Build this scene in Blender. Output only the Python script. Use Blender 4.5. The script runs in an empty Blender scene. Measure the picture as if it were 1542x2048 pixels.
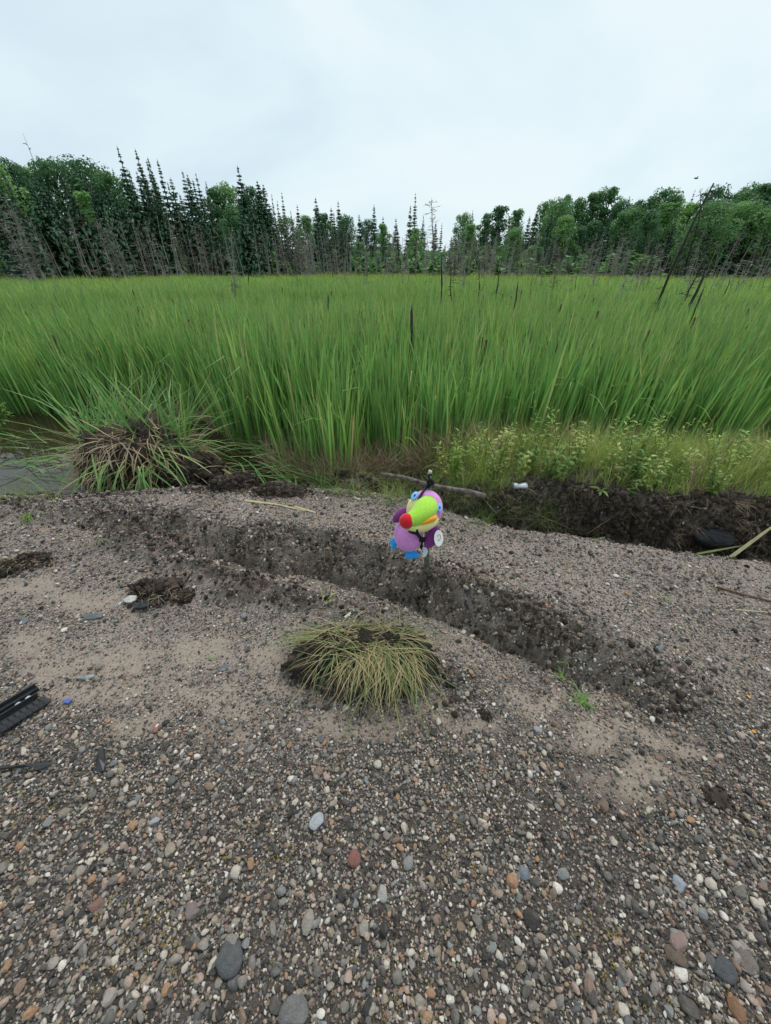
import bpy, bmesh, math, random
import numpy as np
from mathutils import Vector, Matrix, Euler
from mathutils import noise as mnoise

random.seed(7)
rng = np.random.default_rng(7)
sc = bpy.context.scene
COL = sc.collection
R = math.radians

# ------------------------------------------------------------------ camera
FPX, W0, H0 = 740.0, 1542.0, 2048.0
PITCH = R(33.7)
CAM_Z = 1.55
cam = bpy.data.cameras.new('camera')
cam.sensor_fit = 'HORIZONTAL'
cam.sensor_width = 36.0
cam.lens = FPX / W0 * 36.0
cam.clip_start = 0.03
cam.clip_end = 2000
cam_o = bpy.data.objects.new('camera', cam)
cam_o.location = (0, 0, CAM_Z)
cam_o.rotation_euler = (R(90) - PITCH, 0, 0)
COL.objects.link(cam_o)
sc.camera = cam_o

# ------------------------------------------------------------------ sky, sun
SUN_EL, SUN_AZ = R(58), R(28)
world = bpy.data.worlds.new('World')
sc.world = world
world.use_nodes = True
nt = world.node_tree
nt.nodes.clear()
N = nt.nodes.new
L = nt.links.new
wo = N('ShaderNodeOutputWorld')
bg = N('ShaderNodeBackground')
bg.inputs['Strength'].default_value = 0.0575
sky = N('ShaderNodeTexSky')
sky.sky_type = 'NISHITA'
sky.sun_disc = False
sky.sun_elevation = SUN_EL
sky.sun_rotation = SUN_AZ
tc = N('ShaderNodeTexCoord')
mp = N('ShaderNodeMapping')
mp.inputs['Scale'].default_value = (1.0, 1.0, 2.6)
mp.inputs['Rotation'].default_value = (0.1, 0.25, 0.3)
n1 = N('ShaderNodeTexNoise')
n1.inputs['Scale'].default_value = 1.5
n1.inputs['Detail'].default_value = 5
n1.inputs['Roughness'].default_value = 0.5
n1.inputs['Distortion'].default_value = 0.4
cr = N('ShaderNodeValToRGB')
e = cr.color_ramp.elements
e[0].position, e[0].color = 0.34, (6.0, 7.4, 8.6, 1)
e[1].position, e[1].color = 0.66, (8.4, 9.5, 9.9, 1)
mid = cr.color_ramp.elements.new(0.5)
mid.color = (7.2, 8.7, 9.4, 1)
mix = N('ShaderNodeMix')
mix.data_type = 'RGBA'
mix.inputs['Factor'].default_value = 0.93
L(tc.outputs['Generated'], mp.inputs['Vector'])
L(mp.outputs['Vector'], n1.inputs['Vector'])
L(n1.outputs['Fac'], cr.inputs['Fac'])
L(sky.outputs['Color'], mix.inputs['A'])
L(cr.outputs['Color'], mix.inputs['B'])
L(mix.outputs['Result'], bg.inputs['Color'])
L(bg.outputs['Background'], wo.inputs['Surface'])

sun = bpy.data.lights.new('sun', 'SUN')
sun.energy = 1.5
sun.angle = R(40)
sun.color = (1.0, 0.97, 0.92)
sun_o = bpy.data.objects.new('sun', sun)
d = Vector((math.sin(SUN_AZ) * math.cos(SUN_EL), math.cos(SUN_AZ) * math.cos(SUN_EL), math.sin(SUN_EL)))
sun_o.rotation_euler = d.to_track_quat('Z', 'Y').to_euler()
sun_o.location = d * 30
COL.objects.link(sun_o)

sc.view_settings.view_transform = 'Standard'
sc.view_settings.look = 'None'
sc.view_settings.exposure = 0.82
sc.view_settings.gamma = 1.0
sc.view_settings.use_curve_mapping = False
sc.render.engine = 'CYCLES'
sc.cycles.use_denoising = True
sc.cycles.denoiser = 'OPENIMAGEDENOISE'
sc.cycles.max_bounces = 6
sc.cycles.diffuse_bounces = 3
sc.cycles.transparent_max_bounces = 4

# ------------------------------------------------------------------ helpers
SP, CP = math.sin(PITCH), math.cos(PITCH)


def ray(px, py):
    """direction of the sight line through a photograph pixel (surveying aid)"""
    u, v = px - W0 / 2, H0 / 2 - py
    return np.array([u, v * SP + FPX * CP, v * CP - FPX * SP])


def at_z(px, py, z=0.0):
    r = ray(px, py)
    t = (z - CAM_Z) / r[2]
    return r[0] * t, r[1] * t


def at_dist(px, py, D):
    """point on the sight line at horizontal distance D"""
    r = ray(px, py)
    t = D / math.hypot(r[0], r[1])
    return Vector((r[0] * t, r[1] * t, CAM_Z + r[2] * t))


def tag(o, label=None, cat=None, group=None, kind=None):
    if label: o['label'] = label
    if cat: o['category'] = cat
    if group: o['group'] = group
    if kind: o['kind'] = kind
    return o


def empty(name, loc, label, cat, group=None, rz=0.0):
    o = bpy.data.objects.new(name, None)
    o.location = loc
    o.rotation_euler = (0, 0, rz)
    o.empty_display_size = 0.1
    COL.objects.link(o)
    return tag(o, label, cat, group)


class MB:
    """collects shapes for ONE mesh, with a per-vertex 't' (0 base .. 1 tip) and 'c' (random per piece)"""
    def __init__(s):
        s.v, s.f, s.t, s.c = [], [], [], []

    def add(s, vs, fs, t=0.0, c=0.0):
        n = len(s.v)
        s.v.extend([tuple(p) for p in vs])
        s.f.extend([tuple(i + n for i in f) for f in fs])
        s.t.extend(list(t) if hasattr(t, '__len__') else [t] * len(vs))
        s.c.extend([c] * len(vs))

    def ribbon(s, pts, widths, side, c=0.0, fold=0.0):
        vs, ts = [], []
        n = len(pts)
        side = Vector(side).normalized()
        for i, (p, w) in enumerate(zip(pts, widths)):
            p = Vector(p)
            vs += [p - side * w / 2, p + side * w / 2]
            ts += [i / (n - 1)] * 2
        fs = [(2 * i, 2 * i + 1, 2 * i + 3, 2 * i + 2) for i in range(n - 1)]
        s.add(vs, fs, ts, c)

    def tube(s, pts, radii, n=6, c=0.0, cap=True):
        pts = [Vector(p) for p in pts]
        vs, fs, ts = [], [], []
        for i, p in enumerate(pts):
            a = pts[max(i - 1, 0)]
            b = pts[min(i + 1, len(pts) - 1)]
            q = (b - a).to_track_quat('Z', 'Y')
            for k in range(n):
                an = 2 * math.pi * k / n
                vs.append(p + q @ Vector((math.cos(an) * radii[i], math.sin(an) * radii[i], 0)))
                ts.append(i / max(1, len(pts) - 1))
        for i in range(len(pts) - 1):
            for k in range(n):
                k2 = (k + 1) % n
                fs.append((i * n + k, i * n + k2, (i + 1) * n + k2, (i + 1) * n + k))
        if cap:
            fs.append(tuple(range(n))[::-1])
            fs.append(tuple((len(pts) - 1) * n + k for k in range(n)))
        s.add(vs, fs, ts, c)

    def mesh(s, name, mats, smooth=False):
        me = bpy.data.meshes.new(name)
        me.from_pydata(s.v, [], s.f)
        for key, arr in (('t', s.t), ('c', s.c)):
            a = me.attributes.new(key, 'FLOAT', 'POINT')
            a.data.foreach_set('value', np.array(arr, dtype=np.float32))
        for m in (mats if isinstance(mats, (list, tuple)) else [mats]):
            me.materials.append(m)
        if smooth:
            me.polygons.foreach_set('use_smooth', [True] * len(me.polygons))
        me.update()
        return me

    def build(s, name, mats, parent=None, smooth=False, loc=None):
        o = bpy.data.objects.new(name, s.mesh(name, mats, smooth))
        if parent is not None: o.parent = parent
        if loc is not None: o.location = loc
        COL.objects.link(o)
        return o


def link(name, me, parent=None, loc=None, rot=None, scale=None):
    o = bpy.data.objects.new(name, me)
    if parent is not None: o.parent = parent
    if loc is not None: o.location = loc
    if rot is not None: o.rotation_euler = rot
    if scale is not None: o.scale = scale
    COL.objects.link(o)
    return o


def ico(sub):
    bm = bmesh.new()
    bmesh.ops.create_icosphere(bm, subdivisions=sub, radius=1.0)
    v = np.array([x.co[:] for x in bm.verts])
    f = [tuple(q.index for q in p.verts) for p in bm.faces]
    bm.free()
    return v, f


def vnoise(x, y, seed=0):
    """value noise on arrays, -1..1"""
    xi, yi = np.floor(x).astype(np.int64), np.floor(y).astype(np.int64)
    xf, yf = x - xi, y - yi
    u, v = xf * xf * (3 - 2 * xf), yf * yf * (3 - 2 * yf)

    def h(a, b):
        k = (a * 374761393 + b * 668265263 + seed * 1442695041) & 0xFFFFFFFF
        k = ((k ^ (k >> 13)) * 1274126177) & 0xFFFFFFFF
        k = k ^ (k >> 16)
        return (k & 0xFFFF) / 32767.5 - 1.0
    return (h(xi, yi) * (1 - u) + h(xi + 1, yi) * u) * (1 - v) + (h(xi, yi + 1) * (1 - u) + h(xi + 1, yi + 1) * u) * v


def fbm(x, y, octv=4, seed=0, gain=0.5):
    s, a, tot = 0, 1.0, 0
    for o in range(octv):
        s = s + a * vnoise(x * 2 ** o + 17.3 * o, y * 2 ** o - 9.1 * o, seed + o)
        tot += a
        a *= gain
    return s / tot


def sstep(a, b, x):
    t = np.clip((x - a) / (b - a), 0, 1)
    return t * t * (3 - 2 * t)


# ------------------------------------------------------------------ materials
def mat(name):
    m = bpy.data.materials.new(name)
    m.use_nodes = True
    t = m.node_tree
    b = t.nodes['Principled BSDF']
    return m, t, b


def ramp(t, stops, interp='LINEAR'):
    r = t.nodes.new('ShaderNodeValToRGB')
    r.color_ramp.interpolation = interp
    el = r.color_ramp.elements
    while len(el) > 1: el.remove(el[-1])
    el[0].position, el[0].color = stops[0][0], (*stops[0][1], 1)
    for p, c in stops[1:]:
        q = el.new(p)
        q.color = (*c, 1)
    return r


def attr(t, name, kind='GEOMETRY'):
    a = t.nodes.new('ShaderNodeAttribute')
    a.attribute_name = name
    a.attribute_type = kind
    return a


def noise_node(t, scale, detail=4, rough=0.55, coord='Object'):
    c = t.nodes.new('ShaderNodeTexCoord')
    n = t.nodes.new('ShaderNodeTexNoise')
    n.inputs['Scale'].default_value = scale
    n.inputs['Detail'].default_value = detail
    n.inputs['Roughness'].default_value = rough
    t.links.new(c.outputs[coord], n.inputs['Vector'])
    return n


def mixc(t, fac, a, b, blend='MIX'):
    m = t.nodes.new('ShaderNodeMix')
    m.data_type = 'RGBA'
    m.blend_type = blend
    for key, v in (('Factor', fac), ('A', a), ('B', b)):
        if hasattr(v, 'links'):
            t.links.new(v, m.inputs[key])
        elif key == 'Factor':
            m.inputs[key].default_value = v
        else:
            m.inputs[key].default_value = (*v, 1)
    return m.outputs['Result']


def math_node(t, op, a, b=None, clamp=False):
    m = t.nodes.new('ShaderNodeMath')
    m.operation = op
    m.use_clamp = clamp
    for i, v in enumerate((a, b)):
        if v is None: continue
        if hasattr(v, 'links'): t.links.new(v, m.inputs[i])
        else: m.inputs[i].default_value = v
    return m.outputs[0]


def bump(t, b, height, strength=0.5, dist=0.01):
    n = t.nodes.new('ShaderNodeBump')
    n.inputs['Strength'].default_value = strength
    n.inputs['Distance'].default_value = dist
    t.links.new(height, n.inputs['Height'])
    t.links.new(n.outputs['Normal'], b.inputs['Normal'])


def leaf_mat(name, stops, cvar=0.35, trans=0.35, rough=0.55, tipstops=None, per='Random'):
    """foliage: colour by piece and by plant, light passing through"""
    m, t, b = mat(name)
    c = attr(t, 'c')
    oi = t.nodes.new('ShaderNodeObjectInfo')
    s = math_node(t, 'MULTIPLY', c.outputs['Fac'], cvar)
    s2 = math_node(t, 'MULTIPLY', oi.outputs['Random'], 1 - cvar)
    s3 = math_node(t, 'ADD', s, s2)
    rp = ramp(t, stops)
    t.links.new(s3, rp.inputs['Fac'])
    col = rp.outputs['Color']
    if tipstops:
        tt = attr(t, 't')
        fac = ramp(t, [(p, (w, w, w)) for p, w, _ in tipstops])
        t.links.new(tt.outputs['Fac'], fac.inputs['Fac'])
        cc = ramp(t, [(p, q) for p, _, q in tipstops])
        t.links.new(tt.outputs['Fac'], cc.inputs['Fac'])
        col = mixc(t, fac.outputs['Color'], col, cc.outputs['Color'])
    t.links.new(col, b.inputs['Base Color'])
    b.inputs['Roughness'].default_value = rough
    b.inputs['Specular IOR Level'].default_value = 0.3
    tr = t.nodes.new('ShaderNodeBsdfTranslucent')
    t.links.new(col, tr.inputs['Color'])
    ms = t.nodes.new('ShaderNodeMixShader')
    ms.inputs['Fac'].default_value = trans
    t.links.new(b.outputs[0], ms.inputs[1])
    t.links.new(tr.outputs[0], ms.inputs[2])
    t.links.new(ms.outputs[0], t.nodes['Material Output'].inputs['Surface'])
    return m


def plain(name, col, rough=0.6, spec=0.4, nscale=None, namp=0.3, bstr=0.0, bdist=0.002, col2=None, metal=0.0, sheen=0.0):
    m, t, b = mat(name)
    b.inputs['Roughness'].default_value = rough
    b.inputs['Specular IOR Level'].default_value = spec
    b.inputs['Metallic'].default_value = metal
    if sheen: b.inputs['Sheen Weight'].default_value = sheen
    if nscale:
        n = noise_node(t, nscale, 6, 0.6)
        c2 = col2 or tuple(x * (1 - namp) for x in col)
        rp = ramp(t, [(0.32, c2), (0.68, col)])
        t.links.new(n.outputs['Fac'], rp.inputs['Fac'])
        t.links.new(rp.outputs['Color'], b.inputs['Base Color'])
        if bstr:
            n2 = noise_node(t, nscale * 3, 5, 0.6)
            bump(t, b, n2.outputs['Fac'], bstr, bdist)
    else:
        b.inputs['Base Color'].default_value = (*col, 1)
    return m


STONE_STOPS = [(0.0, (.045, .042, .040)), (.11, (.09, .083, .077)), (.22, (.155, .143, .13)), (.33, (.12, .118, .118)), (.40, (.215, .195, .175)),
               (.51, (.29, .26, .23)), (.60, (.29, .235, .18)), (.68, (.22, .155, .12)), (.75, (.38, .285, .235)),
               (.82, (.22, .225, .225)), (.865, (.48, .43, .37)), (.935, (.34, .205, .125)), (.96, (.62, .58, .53))]


def stone_mat(name):
    m, t, b = mat(name)
    oi = t.nodes.new('ShaderNodeObjectInfo')
    rp = ramp(t, STONE_STOPS, 'CONSTANT')
    t.links.new(oi.outputs['Random'], rp.inputs['Fac'])
    n = noise_node(t, 2.2, 6, 0.7)
    g = ramp(t, [(.3, (.72, .70, .67)), (.7, (1.4, 1.37, 1.33))])
    t.links.new(n.outputs['Fac'], g.inputs['Fac'])
    col = mixc(t, 1.0, rp.outputs['Color'], g.outputs['Color'], 'MULTIPLY')
    # dust and soil clinging in blotches
    n2 = noise_node(t, 1.1, 4, 0.6)
    f = ramp(t, [(.5, (0, 0, 0)), (.75, (.5, .5, .5))])
    t.links.new(n2.outputs['Fac'], f.inputs['Fac'])
    col = mixc(t, f.outputs['Color'], col, (.17, .145, .12))
    t.links.new(col, b.inputs['Base Color'])
    b.inputs['Roughness'].default_value = 0.75
    b.inputs['Specular IOR Level'].default_value = 0.3
    n3 = noise_node(t, 7, 5, 0.65)
    bump(t, b, n3.outputs['Fac'], 0.45, 0.06)
    return m


def one_stone_mat(name, col, col2):
    m, t, b = mat(name)
    n = noise_node(t, 2.5, 7, 0.72)
    rp = ramp(t, [(.3, col2), (.65, col)])
    t.links.new(n.outputs['Fac'], rp.inputs['Fac'])
    n4 = noise_node(t, 22, 2, 0.5)
    f = ramp(t, [(.62, (0, 0, 0)), (.7, (.5, .5, .5))])
    t.links.new(n4.outputs['Fac'], f.inputs['Fac'])
    c = mixc(t, f.outputs['Color'], rp.outputs['Color'], tuple(min(1, x * 1.6) for x in col))
    t.links.new(c, b.inputs['Base Color'])
    b.inputs['Roughness'].default_value = 0.75
    b.inputs['Specular IOR Level'].default_value = 0.3
    n3 = noise_node(t, 6, 6, 0.7)
    bump(t, b, n3.outputs['Fac'], 0.6, 0.1)
    return m


M_STONE = stone_mat('stone')
M_SOIL = plain('dark_soil', (.095, .075, .058), .95, .15, 30, .6, .9, .01, col2=(.016, .013, .011))
M_SOIL2 = plain('brown_soil', (.19, .15, .118), .95, .15, 25, .6, .9, .01, col2=(.03, .024, .019))
M_BARK = plain('grey_bark', (.20, .185, .165), .9, .2, 8, .5, .6, .01, col2=(.07, .062, .055))
M_SNAG = plain('weathered_wood', (.31, .30, .27), .9, .2, 3, .5, col2=(.15, .14, .125))
M_SNAG_D = plain('charred_dark_wood', (.055, .05, .047), .9, .2, 4, .5, col2=(.024, .021, .02))
M_TRUNK = plain('tree_bark', (.11, .095, .08), .9, .2, 3, .5, col2=(.05, .043, .038))

# ------------------------------------------------------------------ the lie of the land
EDGE = [(-900, 1010), (-150, 1000), (0, 997), (200, 992), (450, 985), (650, 985), (800, 1000), (900, 1032), (1000, 1058),
        (1150, 1078), (1300, 1100), (1542, 1125), (1900, 1160), (2600, 1200)]
BANK = [(700, 955), (850, 965), (1000, 985), (1150, 975), (1250, 990), (1400, 997), (1542, 1003), (1900, 1010), (2600, 1020)]
CREST = [(-60, 1012), (60, 1012), (180, 1012), (290, 1020), (380, 1047), (470, 1072), (560, 1088), (640, 1098), (720, 1108), (790, 1124),
         (860, 1150), (930, 1185), (1000, 1215), (1080, 1240), (1150, 1265), (1230, 1300), (1300, 1335), (1380, 1372), (1440, 1405)]
CAMP = [0.02, .035, .05, .07, .095, .11, .12, .13, .13, .13, .125, .12, .115, .11, .10, .085, .06, .03, .0]
BERM = [(235, 1080), (330, 1105), (420, 1145), (500, 1180), (570, 1205), (640, 1212), (720, 1225)]


def wl(pts, z=0.0):
    return np.array([at_z(px, py, z) for px, py in pts])


EDGE_W, BANK_W, CREST_W, BERM_W = wl(EDGE), wl(BANK), wl(CREST), wl(BERM)


def poly_dist(x, y, P, amp=None):
    """distance to a polyline, signed (+ on the far side), with interpolated amplitude"""
    best = np.full(x.shape, 1e9)
    sign = np.ones(x.shape)
    am = np.zeros(x.shape)
    for i in range(len(P) - 1):
        a, b = P[i], P[i + 1]
        dx, dy = b - a
        l2 = dx * dx + dy * dy
        t = np.clip(((x - a[0]) * dx + (y - a[1]) * dy) / l2, 0, 1)
        qx, qy = a[0] + t * dx - x, a[1] + t * dy - y
        dd = np.hypot(qx, qy)
        s = np.sign(dx * (y - a[1]) - dy * (x - a[0]))
        m = dd < best
        best = np.where(m, dd, best)
        sign = np.where(m, s, sign)
        if amp is not None:
            am = np.where(m, amp[i] * (1 - t) + amp[i + 1] * t, am)
    return best, sign, am


BLOBS_SAND = [(200, 1385, 190, 45), (60, 1290, 90, 30), (390, 1310, 110, 40), (1230, 1470, 150, 45), (950, 1450, 90, 25), (120, 1330, 110, 40), (240, 1320, 90, 35), (420, 1400, 130, 45), (300, 1440, 120, 40), (530, 1320, 60, 40), (580, 1380, 70, 45), (700, 1455, 150, 38),
              (870, 1430, 120, 40), (1290, 1560, 170, 60), (1090, 1400, 70, 40), (1190, 1400, 90, 35), (1330, 1480, 120, 40), (480, 1450, 100, 40), (170, 1200, 90, 25), (60, 1180, 80, 20)]
BLOBS_SOIL = [(380, 1130, 110, 35), (500, 1185, 110, 40), (320, 1195, 70, 35), (720, 1310, 160, 90), (920, 1370, 70, 60), (860, 1190, 90, 40), (780, 1190, 90, 30),
              (1180, 1350, 120, 25), (1380, 1410, 60, 20), (1440, 1600, 50, 30), (50, 1130, 60, 25), (1090, 1300, 110, 30)]
BLOBS_SAND_W = [(*at_z(a, b), c, d_, a, b) for a, b, c, d_ in BLOBS_SAND]
BLOBS_SOIL_W = [(*at_z(a, b), c, d_, a, b) for a, b, c, d_ in BLOBS_SOIL]


def blob_mask(x, y, blobs):
    """ellipses on the ground, size given in photograph pixels at their centre"""
    out = np.zeros(x.shape)
    wx = x + 0.13 * fbm(x * 5, y * 5, 4, 91, .65)
    wy = y + 0.11 * fbm(x * 5, y * 5, 4, 97, .65)
    for cx, cy, rx, ry, px, py in blobs:
        sx = abs(at_z(px + 10, py)[0] - cx) / 10
        sy = abs(at_z(px, py - 10)[1] - cy) / 10
        q = np.hypot((wx - cx) / (rx * sx), (wy - cy) / (ry * sy))
        out = np.maximum(out, 1 - sstep(.25, 1.35, q))
    return out


def land(x, y):
    """ground height and its masks: soil (dark disturbed earth), sand (pale fines)"""
    x = np.asarray(x, float)
    y = np.asarray(y, float)
    n_big = fbm(x * 1.3, y * 1.3, 3, 3)
    n_lump = fbm(x * 9, y * 9, 4, 11, .6)
    n_fine = fbm(x * 38, y * 38, 3, 23, .6)
    ye = np.interp(x, EDGE_W[:, 0], EDGE_W[:, 1]) + .05 * fbm(x * 3, x * 0 + 3.3, 3, 5)
    yb = np.interp(x, BANK_W[:, 0], BANK_W[:, 1]) + .06 * fbm(x * 4, x * 0 + 8.3, 3, 6)
    right = sstep(0.05, 0.75, x)
    z = 0.015 * n_big
    # wheel-ploughed step
    dd, sg, am = poly_dist(x, y, CREST_W, CAMP)
    sd = dd * sg + .05 * n_lump + .02 * n_fine + .075 * fbm(x * 2.6, y * 2.6, 3, 151)
    step = np.where(sd > 0, np.exp(-np.maximum(sd, 0) / .55), 1 - sstep(0, .19, -sd))
    z = z + am * step - .30 * am * np.exp(-((sd + .22) / .12) ** 2) - .38 * am * np.exp(-((sd + .20) / .03) ** 2) + .14 * am * np.exp(-((sd - .02) / .05) ** 2)
    slope = (np.exp(-((sd + .08) / .11) ** 2) * (.75 + 1.1 * fbm(x * 4, y * 4, 3, 131)) + .8 * np.exp(-((sd + .20) / .04) ** 2)) * np.clip(am / .06, 0, 1)
    rough = np.exp(-((sd + .09) / .13) ** 2) * np.clip(am / .05, 0, 1)
    z = z + rough * (.030 * n_lump + .022 * n_fine + .012 * np.abs(fbm(x * 22, y * 22, 2, 161)))
    # second heap
    bd, bs, _ = poly_dist(x, y, BERM_W)
    berm = np.exp(-(bd / .12) ** 2)
    z = z + .085 * berm * (1 + .8 * n_lump)
    # heap right of the sod
    cx, cy = at_z(925, 1365)
    hp = np.exp(-(((x - cx) / .12) ** 2 + ((y - cy) / .13) ** 2))
    z = z + .05 * hp
    # shallow pressed track at the right
    tx = wl([(1060, 1385), (1180, 1400), (1330, 1470), (1542, 1580), (1800, 1750)])
    td, _, _ = poly_dist(x, y, tx)
    z = z - .03 * np.exp(-(td / .14) ** 2)
    # prints in the sand
    for px, py, rr, dp in ((307, 1350, .02, .02), (280, 1340, .018, .012)):
        qx, qy = at_z(px, py)
        z = z - dp * np.exp(-(((x - qx) ** 2 + (y - qy) ** 2) / rr ** 2))
    soil = np.maximum(blob_mask(x, y, BLOBS_SOIL_W) * .6, np.clip(slope, 0, 1) * .38 * (1 + .8 * n_lump))
    soil = np.maximum(soil, berm * .6 * (1 + .7 * n_lump))
    sand = blob_mask(x, y, BLOBS_SAND_W) * (1 - soil)
    # road edge falling to the ditch
    o = y - ye
    zl = -.46 * sstep(0, .45, o) + .1 * sstep(.9, 1.6, o)      # left: open ditch with water
    zc = -.30 * sstep(0, .35, o)                              # middle: mud
    mid_ = sstep(-1.35, -.5, x)
    zleft = zl * (1 - mid_) + zc * mid_
    # right: trench with a cut bank behind it
    wall = sstep(yb - .22, yb + .0, y + .10 * n_lump + .05 * n_fine)
    tr = -.42 * sstep(0, .22, o) * (1 - wall) - .42 * sstep(.5, 1.7, y - yb) + .0 * wall
    zed = zleft * (1 - right) + tr * right
    z = z * (1 - sstep(0, .25, o)) + zed
    outm = sstep(-.06, .1, o)
    soil = np.maximum(soil, outm)
    strip = np.exp(-((o + .05) / .06) ** 2) * sstep(.6, -.2, x)
    soil = np.maximum(soil, strip * .7)
    sand = sand * (1 - outm)
    near = (np.abs(x) < 6) & (y < 6)
    z = z + np.where(near, soil * (.042 * n_lump + .030 * n_fine - .02 * np.abs(n_fine)) + .006 * n_lump * (1 - soil) + .003 * n_fine, 0)
    # heaps of mud along the ditch edge
    for px, py, rx, ry, hh in ((500, 965, .3, .14, .16), (590, 972, .25, .12, .12), (710, 965, .25, .13, .17), (640, 975, .2, .1, .07), (1150, 975, .35, .12, .09), (1010, 985, .2, .1, .05)):
        qx, qy = at_z(px, py, -.1)
        z = z + hh * np.exp(-(((x - qx) / rx) ** 2 + ((y - qy) / ry) ** 2)) * (1 + .5 * n_lump + .3 * n_fine)
    # marsh floor beyond
    z = np.where(y > 8, -.42, z)
    return z, soil, sand


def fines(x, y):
    """mask that makes the ground between stones darker towards the near foreground"""
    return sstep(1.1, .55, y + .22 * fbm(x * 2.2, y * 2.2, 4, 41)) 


def h(x, y):
    return float(land(np.array([x]), np.array([y]))[0][0])


def hit(px, py, lift=0.0):
    """where the sight line meets the ground"""
    r = ray(px, py)
    r = r / np.linalg.norm(r)
    t = np.linspace(.8, 12, 5600)
    X, Y, Z = r[0] * t, r[1] * t, CAM_Z + r[2] * t
    below = Z < land(X, Y)[0] + lift
    i = int(np.argmax(below)) if below.any() else len(t) - 1
    return Vector((X[i], Y[i], Z[i]))


def axis(dense, outer):
    return np.array(sorted(set([round(v, 5) for v in dense] + outer)))


gx = axis(np.arange(-4.6, 4.601, .0135), [-600, -250, -100, -50, -25, -14, -9, -7, -5.6, 5.6, 7, 9, 14, 25, 50, 100, 250, 600])
gy = axis(list(np.arange(-.7, 3.3, .0125)) + list(np.arange(3.3, 5.0, .03)), [-400, -120, -40, -15, -7, -3.5, -2, -1.2, 5.3, 6, 7, 8.2, 10, 14, 20, 30, 45, 70, 110, 170, 300, 600])
GX, GY = np.meshgrid(gx, gy)
gz, gsoil, gsand = land(GX.ravel(), GY.ravel())
nx, ny = len(gx), len(gy)
gv = np.stack([GX.ravel(), GY.ravel(), gz], 1)
ii = np.arange(nx * ny).reshape(ny, nx)
gf = np.stack([ii[:-1, :-1].ravel(), ii[:-1, 1:].ravel(), ii[1:, 1:].ravel(), ii[1:, :-1].ravel()], 1)
me = bpy.data.meshes.new('ground')
me.vertices.add(len(gv))
me.vertices.foreach_set('co', gv.ravel().astype(np.float32))
me.loops.add(gf.size)
me.loops.foreach_set('vertex_index', gf.ravel().astype(np.int32))
me.polygons.add(len(gf))
me.polygons.foreach_set('loop_start', np.arange(0, gf.size, 4, dtype=np.int32))
me.polygons.foreach_set('use_smooth', np.ones(len(gf), dtype=bool))
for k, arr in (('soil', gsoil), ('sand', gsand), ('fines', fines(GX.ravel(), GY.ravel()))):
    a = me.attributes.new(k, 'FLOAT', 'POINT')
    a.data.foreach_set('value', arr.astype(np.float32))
me.update()
me.validate()

m, t, b = mat('gravel_and_earth')
n = noise_node(t, 3.0, 6, .6)
base = ramp(t, [(.3, (.170, .135, .112)), (.7, (.285, .230, .188))])
t.links.new(n.outputs['Fac'], base.inputs['Fac'])
ns = noise_node(t, 60, 4, .7)
sandc = ramp(t, [(.3, (.215, .170, .138)), (.7, (.35, .285, .232))])
t.links.new(ns.outputs['Fac'], sandc.inputs['Fac'])
nso = noise_node(t, 24, 6, .65)
soilc = ramp(t, [(.28, (.034, .027, .021)), (.5, (.10, .08, .063)), (.72, (.20, .162, .13))])
t.links.new(nso.outputs['Fac'], soilc.inputs['Fac'])
# grit: two sizes of grains too small to pick apart
tcn = t.nodes.new('ShaderNodeTexCoord')
grit_h = None
gcol = base.outputs['Color']
for scl, lo, hi in ((170, .34, .5), (95, .22, .40)):
    v = t.nodes.new('ShaderNodeTexVoronoi')
    v.inputs['Scale'].default_value = scl
    t.links.new(tcn.outputs['Object'], v.inputs['Vector'])
    wn = t.nodes.new('ShaderNodeTexWhiteNoise')
    wn.noise_dimensions = '3D'
    t.links.new(v.outputs['Color'], wn.inputs['Vector'])
    rs = ramp(t, [(p, tuple(.3 * .16 + .7 * q for q in c)) for p, c in STONE_STOPS], 'CONSTANT')
    t.links.new(wn.outputs['Value'], rs.inputs['Fac'])
    edge = ramp(t, [(lo, (1, 1, 1)), (hi, (0, 0, 0))])
    t.links.new(v.outputs['Distance'], edge.inputs['Fac'])
    gcol = mixc(t, edge.outputs['Color'], gcol, rs.outputs['Color'])
    grit_h = edge.outputs['Color'] if grit_h is None else math_node(t, 'ADD', grit_h, edge.outputs['Color'])
asand, asoil = attr(t, 'sand'), attr(t, 'soil')
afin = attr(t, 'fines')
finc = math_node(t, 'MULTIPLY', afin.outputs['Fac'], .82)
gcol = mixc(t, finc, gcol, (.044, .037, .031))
nm = noise_node(t, 9, 6, .7)
sm = math_node(t, 'ADD', asand.outputs['Fac'], math_node(t, 'MULTIPLY', math_node(t, 'SUBTRACT', nm.outputs['Fac'], .5), 1.5))
smr = ramp(t, [(.2, (0, 0, 0)), (.95, (.85, .85, .85))])
t.links.new(sm, smr.inputs['Fac'])
c1 = mixc(t, smr.outputs['Color'], gcol, sandc.outputs['Color'])
so = math_node(t, 'ADD', asoil.outputs['Fac'], math_node(t, 'MULTIPLY', math_node(t, 'SUBTRACT', nm.outputs['Fac'], .5), .9))
sor = ramp(t, [(.25, (0, 0, 0)), (.75, (1, 1, 1))])
t.links.new(so, sor.inputs['Fac'])
c2 = mixc(t, sor.outputs['Color'], c1, soilc.outputs['Color'])
t.links.new(c2, b.inputs['Base Color'])
b.inputs['Roughness'].default_value = .92
b.inputs['Specular IOR Level'].default_value = .2
hh = math_node(t, 'ADD', math_node(t, 'MULTIPLY', grit_h, .35), nso.outputs['Fac'])
bump(t, b, hh, .8, .006)
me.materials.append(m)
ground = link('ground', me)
tag(ground, kind='structure')

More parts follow.
